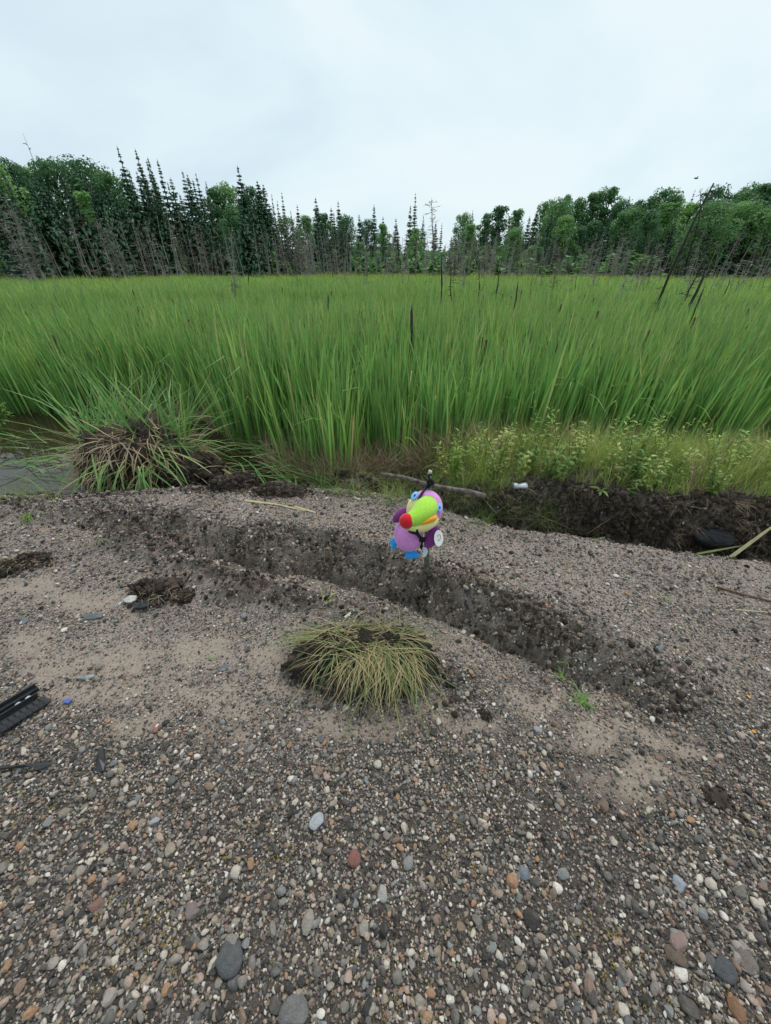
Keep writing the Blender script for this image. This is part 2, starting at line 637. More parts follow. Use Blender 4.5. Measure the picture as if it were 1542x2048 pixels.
# water in the ditch
m, t, b = mat('ditch_water')
b.inputs['Base Color'].default_value = (.03, .022, .012, 1)
b.inputs['Roughness'].default_value = .04
b.inputs['IOR'].default_value = 1.33
n = noise_node(t, 6, 2, .5)
bump(t, b, n.outputs['Fac'], .05, .02)
mb = MB()
mb.add([(-14, 2.4, -.3), (-.75, 2.4, -.3), (-.75, 7, -.3), (-14, 7, -.3)], [(0, 1, 2, 3)])
tag(mb.build('water', m), kind='structure')


# ------------------------------------------------------------------ scattering for what nobody could count
def source_collection(name, meshes):
    c = bpy.data.collections.new(name)
    for i, me_ in enumerate(meshes):
        o = bpy.data.objects.new(f'{name}_{i:02d}', me_)
        c.objects.link(o)
    return c


def scatter(name, P, rot, scl, idx, coll, parent=None):
    """one stuff object: points that carry copies through geometry nodes"""
    me_ = bpy.data.meshes.new(name)
    me_.vertices.add(len(P))
    me_.vertices.foreach_set('co', np.asarray(P, np.float32).ravel())
    for k, typ, arr, f in (('rot', 'FLOAT_VECTOR', rot, 'vector'), ('scl', 'FLOAT_VECTOR', scl, 'vector'), ('idx', 'INT', idx, 'value')):
        a = me_.attributes.new(k, typ, 'POINT')
        a.data.foreach_set(f, np.asarray(arr, np.int32 if typ == 'INT' else np.float32).ravel())
    o = link(name, me_, parent)
    ng = bpy.data.node_groups.new(name + '_nodes', 'GeometryNodeTree')
    ng.interface.new_socket('Geometry', in_out='INPUT', socket_type='NodeSocketGeometry')
    ng.interface.new_socket('Geometry', in_out='OUTPUT', socket_type='NodeSocketGeometry')
    gi, go = ng.nodes.new('NodeGroupInput'), ng.nodes.new('NodeGroupOutput')
    ip = ng.nodes.new('GeometryNodeInstanceOnPoints')
    ci = ng.nodes.new('GeometryNodeCollectionInfo')
    ci.inputs['Collection'].default_value = coll
    ci.inputs['Separate Children'].default_value = True
    ci.inputs['Reset Children'].default_value = True
    ip.inputs['Pick Instance'].default_value = True

    def na(k, typ):
        q = ng.nodes.new('GeometryNodeInputNamedAttribute')
        q.data_type = typ
        q.inputs['Name'].default_value = k
        return q.outputs[0]
    ng.links.new(gi.outputs[0], ip.inputs['Points'])
    ng.links.new(ci.outputs[0], ip.inputs['Instance'])
    ng.links.new(na('idx', 'INT'), ip.inputs['Instance Index'])
    ng.links.new(na('rot', 'FLOAT_VECTOR'), ip.inputs['Rotation'])
    ng.links.new(na('scl', 'FLOAT_VECTOR'), ip.inputs['Scale'])
    ng.links.new(ip.outputs[0], go.inputs[0])
    md = o.modifiers.new('scatter', 'NODES')
    md.node_group = ng
    tag(o, kind='stuff')
    return o


def stone_mesh(name, sub, rnd, flat, mats, squash=(1, .78, .55), cuts=8):
    v, f = ico(sub)
    v = v * (1 + .10 * np.array([[mnoise.noise(Vector(p) * 1.7 + Vector((rnd.random() * 0 + 5.1, 2, 1)))] for p in v]))
    for _ in range(cuts):
        nrm = np.array([rnd.gauss(0, 1) for _ in range(3)])
        nrm /= np.linalg.norm(nrm)
        dpl = rnd.uniform(.54, .9)
        q = v @ nrm
        over = np.maximum(q - dpl, 0)
        v = v - np.outer(over, nrm)
    v = v * np.array(squash) / np.abs(v).max()
    mb_ = MB()
    mb_.add(v, f)
    return mb_.mesh(name, mats, smooth=not flat)


rs_ = random.Random(3)
PEB = [stone_mesh('pebble', 2, rs_, i % 2 == 0, M_STONE, (1, rs_.uniform(.6, .95), rs_.uniform(.45, .78)), rs_.randint(7, 11)) for i in range(16)]
peb_coll = source_collection('pebble_source', PEB)


def sample_ground(n, x0, x1, y0, y1):
    x = rng.uniform(x0, x1, n)
    y = rng.uniform(y0, y1, n)
    return x, y


def pix(x, y, z):
    """photograph pixel of world points"""
    X, Y, Z = x, y, z - CAM_Z
    f = Y * CP - Z * SP
    u = Y * SP + Z * CP
    return W0 / 2 + FPX * X / f, H0 / 2 - FPX * u / f


PXs, RXs, SXs, IXs = [], [], [], []


def pebbles(n, x0, x1, y0, y1, med, sig, lo, hi, dens):
    x, y = sample_ground(n, x0, x1, y0, y1)
    z, so_, sa_ = land(x, y)
    keep = rng.random(n) < dens(x, y, so_, sa_) * np.clip(.95 + .7 * fbm(x * 3.1, y * 3.1, 4, 77), .3, 1.2)
    x, y, z = x[keep], y[keep], z[keep]
    k = len(x)
    s = np.clip(med * np.exp(sig * rng.standard_normal(k)), lo, hi) / 2
    PXs.append(np.stack([x, y, z + s * rng.uniform(.1, .75, k)], 1))
    RXs.append(np.stack([rng.normal(0, .35, k), rng.normal(0, .35, k), rng.uniform(0, 6.28, k)], 1))
    SXs.append(np.stack([s] * 3, 1))
    IXs.append(rng.integers(0, len(PEB), k))


fg = lambda x, y: sstep(1.15, .8, y + .12 * fbm(x * 2.2, y * 2.2, 3, 41) + .12 * np.abs(x) * 0)
upl = lambda x, y: sstep(1.15, 1.6, y)
pebbles(42000, -2.6, 2.6, -.35, 1.25, .0112, .48, .006, .036, lambda x, y, so, sa: fg(x, y) * (1 - .9 * sa) * .95)
pebbles(190000, -2.4, 2.4, -.35, 1.4, .0082, .34, .004, .016, lambda x, y, so, sa: (1 - .8 * sa) * (.3 + .7 * fg(x, y)))
pebbles(2300, -1.5, 1.5, -.3, .42, .022, .34, .014, .045, lambda x, y, so, sa: sstep(.42, .1, y) * .8 + 0 * x)
pebbles(30000, -3.4, 3.4, .8, 3.0, .0135, .45, .007, .036, lambda x, y, so, sa: (.16 + .6 * upl(x, y)) * (1 - .93 * sa) * (1 - .2 * so) * (y < 2.75))
pebbles(110000, -3.4, 3.4, .8, 3.0, .0085, .3, .005, .015, lambda x, y, so, sa: (.5 + .35 * upl(x, y)) * (1 - .75 * sa) * (1 - .2 * so) * (y < 2.75))
P_, R_, S_, I_ = map(np.concatenate, (PXs, RXs, SXs, IXs))
# nothing right under the boots or beyond the road edge
ye_ = np.interp(P_[:, 0], EDGE_W[:, 0], EDGE_W[:, 1])
kp = (P_[:, 1] < ye_ + .02)
scatter('gravel', P_[kp], R_[kp], S_[kp], I_[kp], peb_coll, parent=ground)

# the larger stones, one by one
STN = [stone_mesh('stone', 2, rs_, i % 2 == 0, M_STONE, (1, rs_.uniform(.65, .95), rs_.uniform(.45, .7)), rs_.randint(8, 13)) for i in range(10)]
cnt = 0
tries = 0
placed = []
while cnt < 285 and tries < 6000:
    tries += 1
    if random.random() < .68:
        x, y = random.uniform(-1.3, 1.3), random.uniform(-.12, .85)
        s = random.uniform(.018, .032) if random.random() < .88 else random.uniform(.034, .055)
    else:
        x, y = random.uniform(-2.8, 2.8), random.uniform(.85, 2.3)
        s = random.uniform(.024, .042)
    zz, so_, sa_ = land(np.array([x]), np.array([y]))
    if sa_[0] > .25 or so_[0] > .75: continue
    qx, qy = pix(x, y, zz[0])
    if not (-20 < qx < 1562 and qy < 2080): continue
    if any((x - a) ** 2 + (y - b_) ** 2 < (s * .9) ** 2 for a, b_ in placed): continue
    placed.append((x, y))
    link('stone', STN[cnt % 10], ground, (x, y, float(zz[0]) + s * .14), (random.gauss(0, .2), random.gauss(0, .2), random.uniform(0, 6.28)), (s / 2,) * 3)
    cnt += 1

# stones one would point at
NOTABLE = [
    (636, 1645, .050, 'white', 'large pale blue-white angular stone in the gravel below the grassy sod', (.52, .54, .55), (.34, .36, .38)),
    (708, 1718, .042, 'red', 'flat brick-red stone in the gravel below the pale white stone', (.33, .15, .12), (.22, .10, .085)),
    (462, 1915, .068, 'grey', 'large flat dark grey slab of stone with pale specks, low in the foreground gravel', (.15, .15, .15), (.09, .09, .092)),
    (588, 2030, .062, 'grey2', 'grey flat stone with a dark spot at the bottom edge of the picture', (.22, .21, .20), (.13, .125, .12)),
    (766, 1787, .036, 'cream', 'rounded cream white stone in the foreground gravel below the blue-grey pebble', (.52, .50, .45), (.36, .34, .30)),
    (815, 1727, .034, 'beige', 'square pale grey-beige stone in the gravel level with the brick-red one', (.36, .34, .32), (.24, .22, .21)),
    (312, 1642, .032, 'palegrey', 'rounded light grey stone in the left foreground gravel', (.48, .48, .50), (.34, .34, .36)),
    (342, 1702, .036, 'buff', 'buff coloured block-shaped stone in the left foreground gravel', (.45, .38, .29), (.32, .26, .2)),
    (194, 1812, .040, 'pinkbrown', 'long pinkish brown pointed stone in the left foreground gravel', (.30, .18, .14), (.20, .12, .095)),
    (388, 1822, .040, 'mauve', 'mauve pink blocky stone to the right of the long pinkish brown one', (.30, .23, .22), (.2, .15, .145)),
    (1048, 1748, .036, 'bluegrey', 'blue-grey rounded stone in the right foreground gravel', (.24, .27, .31), (.16, .18, .21)),
    (1358, 1770, .036, 'paleblue', 'pale blue-white oval stone in the right foreground gravel', (.45, .48, .53), (.32, .34, .38)),
    (1352, 1882, .050, 'pink', 'large pink granite stone in the right foreground gravel', (.36, .25, .22), (.24, .165, .145)),
    (1348, 1915, .044, 'brownegg', 'brown egg-shaped stone touching the large pink granite one', (.20, .15, .115), (.12, .09, .07)),
    (1445, 1940, .050, 'slate', 'long dark slate-grey stone near the bottom right of the gravel', (.12, .125, .13), (.07, .072, .078)),
    (1490, 1922, .048, 'taupe', 'flat taupe stone right of the dark slate-grey one', (.24, .20, .18), (.16, .13, .115)),
    (1466, 2020, .046, 'rust', 'rusty orange-brown stone at the bottom right corner', (.30, .17, .10), (.2, .11, .065)),
    (1318, 1300, .034, 'blueshoulder', 'blue-grey rounded stone on the far lip of the right wheel rut', (.24, .27, .31), (.17, .19, .22)),
    (1204, 1612, .036, 'brownflat', 'brown wedge-shaped stone at the edge of the sandy rut on the right', (.25, .18, .14), (.17, .12, .09)),
    (1075, 1460, .032, 'palesand', 'light grey oval stone on the sand beside the green grass sprig', (.44, .44, .45), (.3, .3, .31)),
    (134, 1626, .036, 'tan', 'rounded tan stone in the left foreground gravel under the black shard', (.36, .31, .24), (.25, .21, .165)),
    (312, 1458, .034, 'salmon', 'salmon-red flat stone on the sand right of the black grille piece', (.42, .22, .18), (.3, .155, .13)),
]
for px, py, s, key, lab, c1_, c2_ in NOTABLE:
    p = hit(px, py)
    mm = one_stone_mat('stone_' + key, c1_, c2_)
    me_ = stone_mesh('stone', 3, rs_, False, mm, (1, rs_.uniform(.68, .9), rs_.uniform(.5, .65)), 9)
    o = link('stone', me_, None, (p.x, p.y, p.z + s * .16), (random.gauss(0, .12), random.gauss(0, .12), random.uniform(0, 6.28)), (s * .62,) * 3)
    tag(o, lab, 'stone', 'notable stones in the gravel')

# crumbs of dark earth
def clod_mesh(name, sub, seed, mats, rough=.5, squash=(1, 1, .75), freq=1.6):
    v, f = ico(sub)
    out = []
    for p in v:
        P3 = Vector(p) * freq + Vector((seed * 3.7, seed * 1.3, seed * 2.1))
        r_ = 1 + rough * (mnoise.fractal(P3, .62, 2.1, 7) * .5 + .25 * abs(mnoise.noise(P3 * 6)))
        out.append(np.array(p) * r_)
    out = np.array(out) * np.array(squash)
    mb_ = MB()
    mb_.add(out, f)
    return mb_.mesh(name, mats, smooth=True)


CRUMB = [clod_mesh('crumb', 2, i + 1, M_SOIL if i % 2 else M_SOIL2, .7, (1, .85, .7)) for i in range(6)]
crumb_coll = source_collection('crumb_source', CRUMB)
M_SOIL3 = plain('grey_brown_soil', (.27, .22, .18), .95, .15, 25, .6, .9, .01, col2=(.09, .073, .06))
crumb_coll_b = source_collection('pale_crumb_source', [clod_mesh('crumb', 2, i + 11, M_SOIL2 if i % 2 else M_SOIL3, .7, (1, .85, .7)) for i in range(6)])
n = 130000
x, y = sample_ground(n, -3.6, 3.6, .7, 3.3)
z, so_, sa_ = land(x, y)
k_ = (rng.random(n) < np.clip(so_ * 1.0 - .12, 0, 1) ** 1.3 * .6) | (rng.random(n) < .006 * (1 - sa_))
yb_ = np.interp(x, BANK_W[:, 0], BANK_W[:, 1])
k_ &= ~((x > .5) & (y > yb_ + .1)) & (z > -.6)
x, y, z = x[k_], y[k_], z[k_]
s = np.clip(.0062 * np.exp(.65 * rng.standard_normal(len(x))), .003, .016)
scatter('soil_crumbs', np.stack([x, y, z + s * .2], 1), rng.uniform(0, 6.28, (len(x), 3)), np.stack([s] * 3, 1), rng.integers(0, 6, len(x)), crumb_coll, parent=ground)

# ------------------------------------------------------------------ cattail marsh
GREENS = [(0.0, (.050, .14, .042)), (.3, (.130, .29, .075)), (.6, (.21, .42, .10)), (.8, (.33, .53, .145)), (.88, (.45, .46, .17)), (1.0, (.50, .39, .22))]
YGREENS = [(0.0, (.11, .22, .05)), (.3, (.22, .38, .08)), (.6, (.31, .48, .10)), (.85, (.43, .56, .14)), (1.0, (.55, .55, .2))]
M_CAT = leaf_mat('cattail_leaf', GREENS, .55, .38, .45, [(0.0, .75, (.19, .22, .085)), (.22, 0, (.1, .18, .04)), (.84, 0, (.1, .18, .04)), (1.0, .6, (.36, .33, .14))])
M_CATY = leaf_mat('young_sedge_leaf', YGREENS, .55, .38, .45)
M_HEAD = plain('cattail_head', (.13, .085, .05), .95, .1)
M_STRAW = leaf_mat('dead_straw', [(0, (.20, .14, .09)), (.5, (.40, .30, .19)), (1, (.62, .52, .36))], .7, .25, .7)
M_SEDGE = leaf_mat('sedge', [(0, (.16, .26, .05)), (.4, (.26, .34, .06)), (.75, (.40, .40, .08)), (1, (.52, .46, .11))], .45, .4, .5)


def blade(mb_, x, y, hgt, w, lean, az, bend, c, kink=None, seg=6):
    pts, ws = [], []
    dx, dy = math.cos(az), math.sin(az)
    for i in range(seg + 1):
        q = i / seg
        off = lean * q + bend * q ** 3
        zz = q * math.sqrt(max(.05, 1 - (lean + bend * .8) ** 2 * .6))
        if kink and q > kink:
            off += (q - kink) * 1.0
            zz -= (q - kink) * 1.35
        pts.append(Vector((x + dx * off * hgt, y + dy * off * hgt, zz * hgt)))
        ws.append(w * min(1, .55 + 1.8 * q) * (1 - max(0, (q - .55) / .45) ** 1.6 * .93))
    sd = az + math.pi / 2 + random.uniform(-.9, .9)
    mb_.ribbon(pts, ws, (math.cos(sd), math.sin(sd), 0), c)


def cattail_clump(nb, spread, head, mc=None):
    mb_ = MB()
    for _ in range(nb):
        a, r_ = random.uniform(0, 6.28), spread * math.sqrt(random.random())
        az = a + random.gauss(0, .8)
        blade(mb_, r_ * math.cos(a), r_ * math.sin(a), random.uniform(.72, 1.0), random.uniform(.013, .023), abs(random.gauss(0, .06)),
              az, abs(random.gauss(.0, .085)), random.random(), random.uniform(.65, .85) if random.random() < .06 else None)
    nf = len(mb_.f)
    me_ = mb_.mesh('cattail_clump', [mc or M_CAT, M_HEAD])
    if head:
        m2 = MB()
        m2.v, m2.f, m2.t, m2.c = mb_.v, mb_.f, mb_.t, mb_.c
        x_, y_ = random.uniform(-.05, .05), random.uniform(-.05, .05)
        m2.tube([(x_, y_, 0), (x_ + .01, y_, .8), (x_ + .015, y_, .86)], [.003, .003, .003], 4)
        n1_ = len(m2.f)
        m2.tube([(x_ + .015, y_, .80), (x_ + .016, y_, .81), (x_ + .02, y_, .89), (x_ + .02, y_, .90)], [.004, .011, .011, .004], 6)
        me_ = m2.mesh('cattail_clump', [M_CAT, M_HEAD])
        idx = [0] * n1_ + [1] * (len(m2.f) - n1_)
        me_.polygons.foreach_set('material_index', idx)
    return me_


CL = [cattail_clump(9, .13, i in (10, 11), M_CATY if i > 11 else None) for i in range(18)]
cat_coll = source_collection('cattail_source', CL)
PXs, RXs, SXs, IXs = [], [], [], []


def marsh_front(x):
    """distance line where standing cattails begin"""
    xs = [-12, -4.5, -3.2, -2.4, -1.6, -1.1, -.6, 0.1, .6, 1.2, 2.2, 3.5, 5, 12]
    ys = [5.4, 5.3, 5.2, 4.9, 4.1, 3.65, 3.35, 3.35, 3.4, 3.6, 3.75, 3.8, 3.9, 4.2]
    return np.interp(x, xs, ys) + .22 * fbm(x * 1.7, x * 0 + 1.7, 3, 71)


def cattails(n, r0, r1, hs, sx, heads):
    r_ = np.sqrt(rng.uniform(r0 ** 2, r1 ** 2, n))
    a = rng.uniform(-R(56), R(56), n)
    x, y = r_ * np.sin(a), r_ * np.cos(a)
    patch = fbm(x * .5, y * .5, 3, 55)
    k_ = (y > marsh_front(x)) & (rng.random(n) < .8 + .5 * patch)
    x, y, patch = x[k_], y[k_], patch[k_]
    k = len(x)
    z = np.maximum(land(x, y)[0], -.5)
    hg = hs * (1 - .14 * (x < -2) * (y < 7)) * (1 + .15 * fbm(x * .45, y * .45, 3, 57) + rng.normal(0, .09, k))
    hg = np.where(y < marsh_front(x) + .35, hg * rng.uniform(.6, .95, k), hg)
    st = at_dist(829, 626, 6.0)
    hg = np.where((np.abs(x - st.x * y / st.y) < .16) & (y > 4.4) & (y < st.y + .1), hg * .72, hg)
    PXs.append(np.stack([x, y, z - .02], 1))
    RXs.append(np.stack([rng.normal(0, .025, k), rng.normal(.01, .025, k), rng.uniform(0, 6.28, k)], 1))
    SXs.append(np.stack([hg * sx, hg * sx, hg], 1))
    ix = np.where(rng.random(k) < heads, rng.integers(10, 12, k), rng.integers(0, 10, k))
    far = .6 * sstep(9, 32, np.hypot(x, y) + 5 * fbm(x * .3, y * .3, 3, 181) + .25 * x)
    IXs.append(np.where(rng.random(k) < .06 + .8 * far, rng.integers(12, 18, k), ix))


cattails(7500, 3.2, 8, 1.34, .9, .015)
cattails(13000, 8, 17, 1.30, 1.05, .01)
cattails(22000, 17, 38, 1.28, 1.4, .0)
P_, R_, S_, I_ = map(np.concatenate, (PXs, RXs, SXs, IXs))
scatter('cattails', P_, R_, S_, I_, cat_coll)

# yellow sedge meadow between cattails and wood
def tuft(nb, spread, m_, w, lean, bend, hmin=.5):
    mb_ = MB()
    for _ in range(nb):
        a, r_ = random.uniform(0, 6.28), spread * math.sqrt(random.random())
        blade(mb_, r_ * math.cos(a), r_ * math.sin(a), random.uniform(hmin, 1), w * random.uniform(.6, 1.2), abs(random.gauss(0, lean)), a + random.gauss(0, .7),
              abs(random.gauss(0, bend)), random.random(), seg=5)
    return mb_.mesh('tuft', m_)


SG = [tuft(16, .35, M_SEDGE, .03, .2, .25) for _ in range(4)]
sg_coll = source_collection('sedge_source', SG)
n = 12000
r_ = np.sqrt(rng.uniform(30 ** 2, 66 ** 2, n))
a = rng.uniform(-R(56), R(56), n)
k_ = rng.random(n) < sstep(31, 37, r_ + 4 * fbm(np.sin(a) * 6, np.cos(a) * 6, 3, 63))
r_, a = r_[k_], a[k_]
x, y = r_ * np.sin(a), r_ * np.cos(a)
hg = 1.24 * (1 + .14 * fbm(x * .2, y * .2, 3, 61)) + rng.normal(0, .08, len(x))
scatter('sedge_grass', np.stack([x, y, np.full(len(x), -.42)], 1), np.stack([x * 0, x * 0, rng.uniform(0, 6.28, len(x))], 1),
        np.stack([hg * 1.5, hg * 1.5, hg], 1), rng.integers(0, 4, len(x)), sg_coll)

# brown thatch round the feet of the cattails
TH = [tuft(14, .12, M_STRAW, .012, .45, .5, .35) for _ in range(4)]
th_coll = source_collection('thatch_source', TH)
n = 2600
x = rng.uniform(-4.5, 4.5, n)
y = marsh_front(x) + rng.exponential(.35, n) - .12 + .25 * (x < -1.3)
z = np.maximum(land(x, y)[0], -.34)
k_ = ~((x > .5) & (y < np.interp(x, BANK_W[:, 0], BANK_W[:, 1]) + .3))
x, y, z = x[k_], y[k_], z[k_]
s = rng.uniform(.25, .6, len(x))
scatter('dead_reed_litter', np.stack([x, y, z], 1), np.stack([rng.normal(0, .4, len(x)), rng.normal(0, .4, len(x)), rng.uniform(0, 6.28, len(x))], 1),
        np.stack([s] * 3, 1), rng.integers(0, 4, len(x)), th_coll)

# rough grass on the cut bank, right
M_GRASS = leaf_mat('bank_grass', [(0, (.14, .27, .06)), (.35, (.27, .40, .09)), (.62, (.42, .48, .14)), (.85, (.62, .56, .25)), (1, (.72, .60, .34))], .6, .4, .5)
M_GRASS_G = leaf_mat('green_grass', [(0, (.08, .17, .035)), (.5, (.14, .25, .055)), (1, (.24, .30, .09))], .6, .35, .5)
GT = [tuft(15, .06, M_GRASS, .009, .2, .35, .3) for _ in range(6)]
gt_coll = source_collection('grass_source', GT)
n = 2300
x = rng.uniform(.35, 5.5, n)
yb_ = np.interp(x, BANK_W[:, 0], BANK_W[:, 1])
y = yb_ + rng.uniform(.0, 1.15, n) ** 1.0 + .03
z = land(x, y)[0]
k_ = (rng.random(n) < sstep(.3, .6, x)) & (rng.random(n) < sstep(1.25, .7, y - yb_))
k_ &= ~((y - yb_ < .12) & (fbm(x * 3, y * 3, 2, 88) > .15))
x, y, z, yb_ = x[k_], y[k_], z[k_], yb_[k_]
s = rng.uniform(.16, .42, len(x)) * (.7 + .5 * sstep(0, .5, y - yb_))
scatter('bank_grass', np.stack([x, y, z - .01], 1), np.stack([rng.normal(0, .12, len(x)), rng.normal(0, .12, len(x)), rng.uniform(0, 6.28, len(x))], 1),
        np.stack([s, s, s], 1), rng.integers(0, 6, len(x)), gt_coll)
# the ploughed step: crumbs and stones rolled down its face
n = 260000
x, y = sample_ground(n, -3.2, 2.4, .8, 2.6)
dd_, sg_, am_ = poly_dist(x, y, CREST_W, CAMP)
wob = dd_ * sg_ + .09 + .09 * fbm(x * 2.6, y * 2.6, 3, 151)
k_ = rng.random(n) < np.exp(-(wob / .12) ** 2) * np.clip(am_ / .07, 0, 1) * np.clip(.55 + .9 * fbm(x * 3.5, y * 3.5, 3, 191), .08, 1) * .75
x, y = x[k_], y[k_]
z = land(x, y)[0]
kk = rng.random(len(x)) < .42 + .7 * fbm(x * 7, y * 7, 3, 171)
s = np.clip(.0048 * np.exp(.6 * rng.standard_normal(len(x))), .002, .018)
scatter('step_crumbs', np.stack([x, y, z + s * .2], 1)[kk], rng.uniform(0, 6.28, (kk.sum(), 3)), np.stack([s] * 3, 1)[kk], rng.integers(0, 6, kk.sum()), crumb_coll_b, parent=ground)
kk = ~kk & (rng.random(len(x)) < .75)
scatter('step_pebbles', np.stack([x, y, z + s * .2], 1)[kk], rng.uniform(0, 6.28, (kk.sum(), 3)), np.stack([s] * 3, 1)[kk], rng.integers(0, 16, kk.sum()), peb_coll, parent=ground)
# torn face of the bank: clods, roots, a few stones
n = 26000
x = rng.uniform(.35, 4.2, n)
y = np.interp(x, BANK_W[:, 0], BANK_W[:, 1]) + rng.uniform(-.30, .06, n)
z = land(x, y)[0]
k_ = fbm(x * 7, z * 7 + y, 3, 44) > -.25
x, y, z = x[k_], y[k_], z[k_]
s = np.clip(.007 * np.exp(.6 * rng.standard_normal(len(x))), .003, .026)
scatter('bank_clods', np.stack([x, y - s * .2, z], 1), rng.uniform(0, 6.28, (len(x), 3)), np.stack([s] * 3, 1), rng.integers(0, 6, len(x)), crumb_coll, parent=ground)
n = 420
x = rng.uniform(.4, 4.0, n)
y = np.interp(x, BANK_W[:, 0], BANK_W[:, 1]) + rng.uniform(-.26, .04, n)
z = land(x, y)[0]
s = rng.uniform(.005, .016, n)
scatter('bank_pebbles', np.stack([x, y - s * .5, z], 1), rng.uniform(0, 6.28, (n, 3)), np.stack([s] * 3, 1), rng.integers(0, 12, n), peb_coll, parent=ground)
n = 300
x = rng.uniform(.4, 4.0, n)
y = np.interp(x, BANK_W[:, 0], BANK_W[:, 1]) + rng.uniform(-.2, .05, n)
z = land(x, y)[0]
s = rng.uniform(.05, .15, n)
scatter('bank_roots', np.stack([x, y - .01, z], 1), np.stack([rng.normal(1.9, .6, n), rng.normal(0, .6, n), rng.normal(0, .8, n)], 1), np.stack([s] * 3, 1), rng.integers(0, 4, n), th_coll, parent=ground)
# green grass matted at the ditch edge round the cross and the left water edge
GG = [tuft(22, .10, M_GRASS_G if k % 2 else M_GRASS, .005, .6, .7, .4) for k in range(4)]
gg_coll = source_collection('green_grass_source', GG)
pts = []
for px0, px1, py0, py1, k in ((760, 1000, 965, 1010, 60), (890, 1110, 1010, 1065, 34), (0, 120, 990, 1000, 12), (640, 820, 975, 995, 30), (500, 680, 900, 960, 50), (1060, 1110, 985, 1060, 6)):
    for _ in range(k):
        pts.append((*hit(random.uniform(px0, px1), random.uniform(py0, py1)), random.uniform(.12, .3)))
pts = np.array(pts)
scatter('matted_grass', pts[:, :3], np.stack([rng.normal(0, .5, len(pts)), rng.normal(0, .5, len(pts)), rng.uniform(0, 6.28, len(pts))], 1),
        np.stack([pts[:, 3]] * 3, 1), rng.integers(0, 4, len(pts)), gg_coll)

# yellowish moss sprigs among the foreground stones
M_MOSS = leaf_mat('moss', [(0, (.20, .16, .04)), (.5, (.38, .29, .07)), (.8, (.48, .27, .08)), (1, (.42, .42, .10))], .5, .3, .7)
MS = []
for _ in range(4):
    mb_ = MB()
    for _ in range(9):
        a, r_ = random.uniform(0, 6.28), random.uniform(.1, 1)
        c_ = Vector((r_ * math.cos(a), r_ * math.sin(a), random.uniform(.2, .7)))
        for _ in range(2):
            q = Euler([random.uniform(-.9, .9), random.uniform(-.9, .9), random.uniform(0, 6.28)]).to_matrix()
            mb_.add([c_ + q @ Vector(v) for v in ((-.25, 0, 0), (0, -.16, .05), (.3, 0, 0), (0, .16, .05))], [(0, 1, 2, 3)], 1, random.random())
    MS.append(mb_.mesh('moss_sprig', M_MOSS))
ms_coll = source_collection('moss_source', MS)
n = 3600
x, y = sample_ground(n, -1.3, 1.6, -.2, .62)
cl = fbm(x * 5, y * 5, 3, 33)
k_ = rng.random(n) < np.clip(cl * 1.5 + .12 + .25 * (x > -.1) * (x < .7), 0, 1) * sstep(.62, .3, y)
x, y = x[k_], y[k_]
z = land(x, y)[0]
s = rng.uniform(.004, .009, len(x))
scatter('moss', np.stack([x, y, z + .008], 1), np.stack([x * 0, x * 0, rng.uniform(0, 6.28, len(x))], 1), np.stack([s, s, s], 1), rng.integers(0, 4, len(x)), ms_coll)

# ------------------------------------------------------------------ trees
M_SPRUCE = leaf_mat('spruce_needles', [(0, (.042, .098, .056)), (.5, (.064, .14, .072)), (1, (.10, .19, .086))], .4, .12, .7)
M_DECID = leaf_mat('broad_leaves', [(0, (.055, .13, .066)), (.35, (.095, .21, .085)), (.65, (.16, .32, .105)), (.85, (.25, .44, .125)), (1, (.32, .50, .14))], .35, .4, .6)
M_DECID_P = leaf_mat('pale_leaves', [(0, (.10, .17, .08)), (1, (.18, .25, .13))], .5, .3, .6)


def spruce_meshes(width, top_pow, ragged, seed):
    r_ = random.Random(seed)
    tb = MB()
    tb.tube([(0, 0, 0), (0, 0, .5), (0, 0, 1)], [.014, .008, .0015], 6)
    cb = MB()
    nw = 66
    for i in range(nw):
        q = .06 + .94 * (i + r_.uniform(-1.6, 1.6)) / nw
        q = min(.985, max(.05, q))
        rad = width * (1 - q) ** top_pow * r_.uniform(1 - ragged, 1 + ragged * .6) + .006
        for k in range(r_.randint(8, 10)):
            az = r_.uniform(0, 6.28)
            L_ = rad * r_.uniform(.45, 1.2)
            droop = -.28 - .2 * r_.random() + .5 * q
            c = r_.random()
            dx, dy = math.cos(az), math.sin(az)
            pts = [(0, 0, q)] + [(dx * L_ * s_, dy * L_ * s_, q + L_ * (droop * s_ + .15 * s_ * s_)) for s_ in (.35, .7, 1.0)]
            w = L_ * r_.uniform(.4, .62) + .007
            cb.ribbon(pts, [w * .5, w, w * .75, w * .1], (-dy, dx, r_.uniform(-.35, .35)), c)
            for s_ in (.45, .75, .95):
                p = Vector((dx * L_ * s_, dy * L_ * s_, q + L_ * (droop * s_ + .15 * s_ * s_)))
                hang = L_ * r_.uniform(.18, .34) + .004
                cb.add([p + Vector((-dy, dx, 0)) * hang * .45, p - Vector((-dy, dx, 0)) * hang * .45, p + Vector((dx * hang * .5, dy * hang * .5, -hang))], [(0, 1, 2)], 1, c)
    for k in range(3):
        cb.add([(0.004, 0, .95 + .015 * k), (-.004, .003, .95 + .015 * k), (0, 0, 1.0 + .004 * k)], [(0, 1, 2)], 1, .5)
    return tb.mesh('trunk', M_TRUNK, True), cb.mesh('crown', M_SPRUCE)


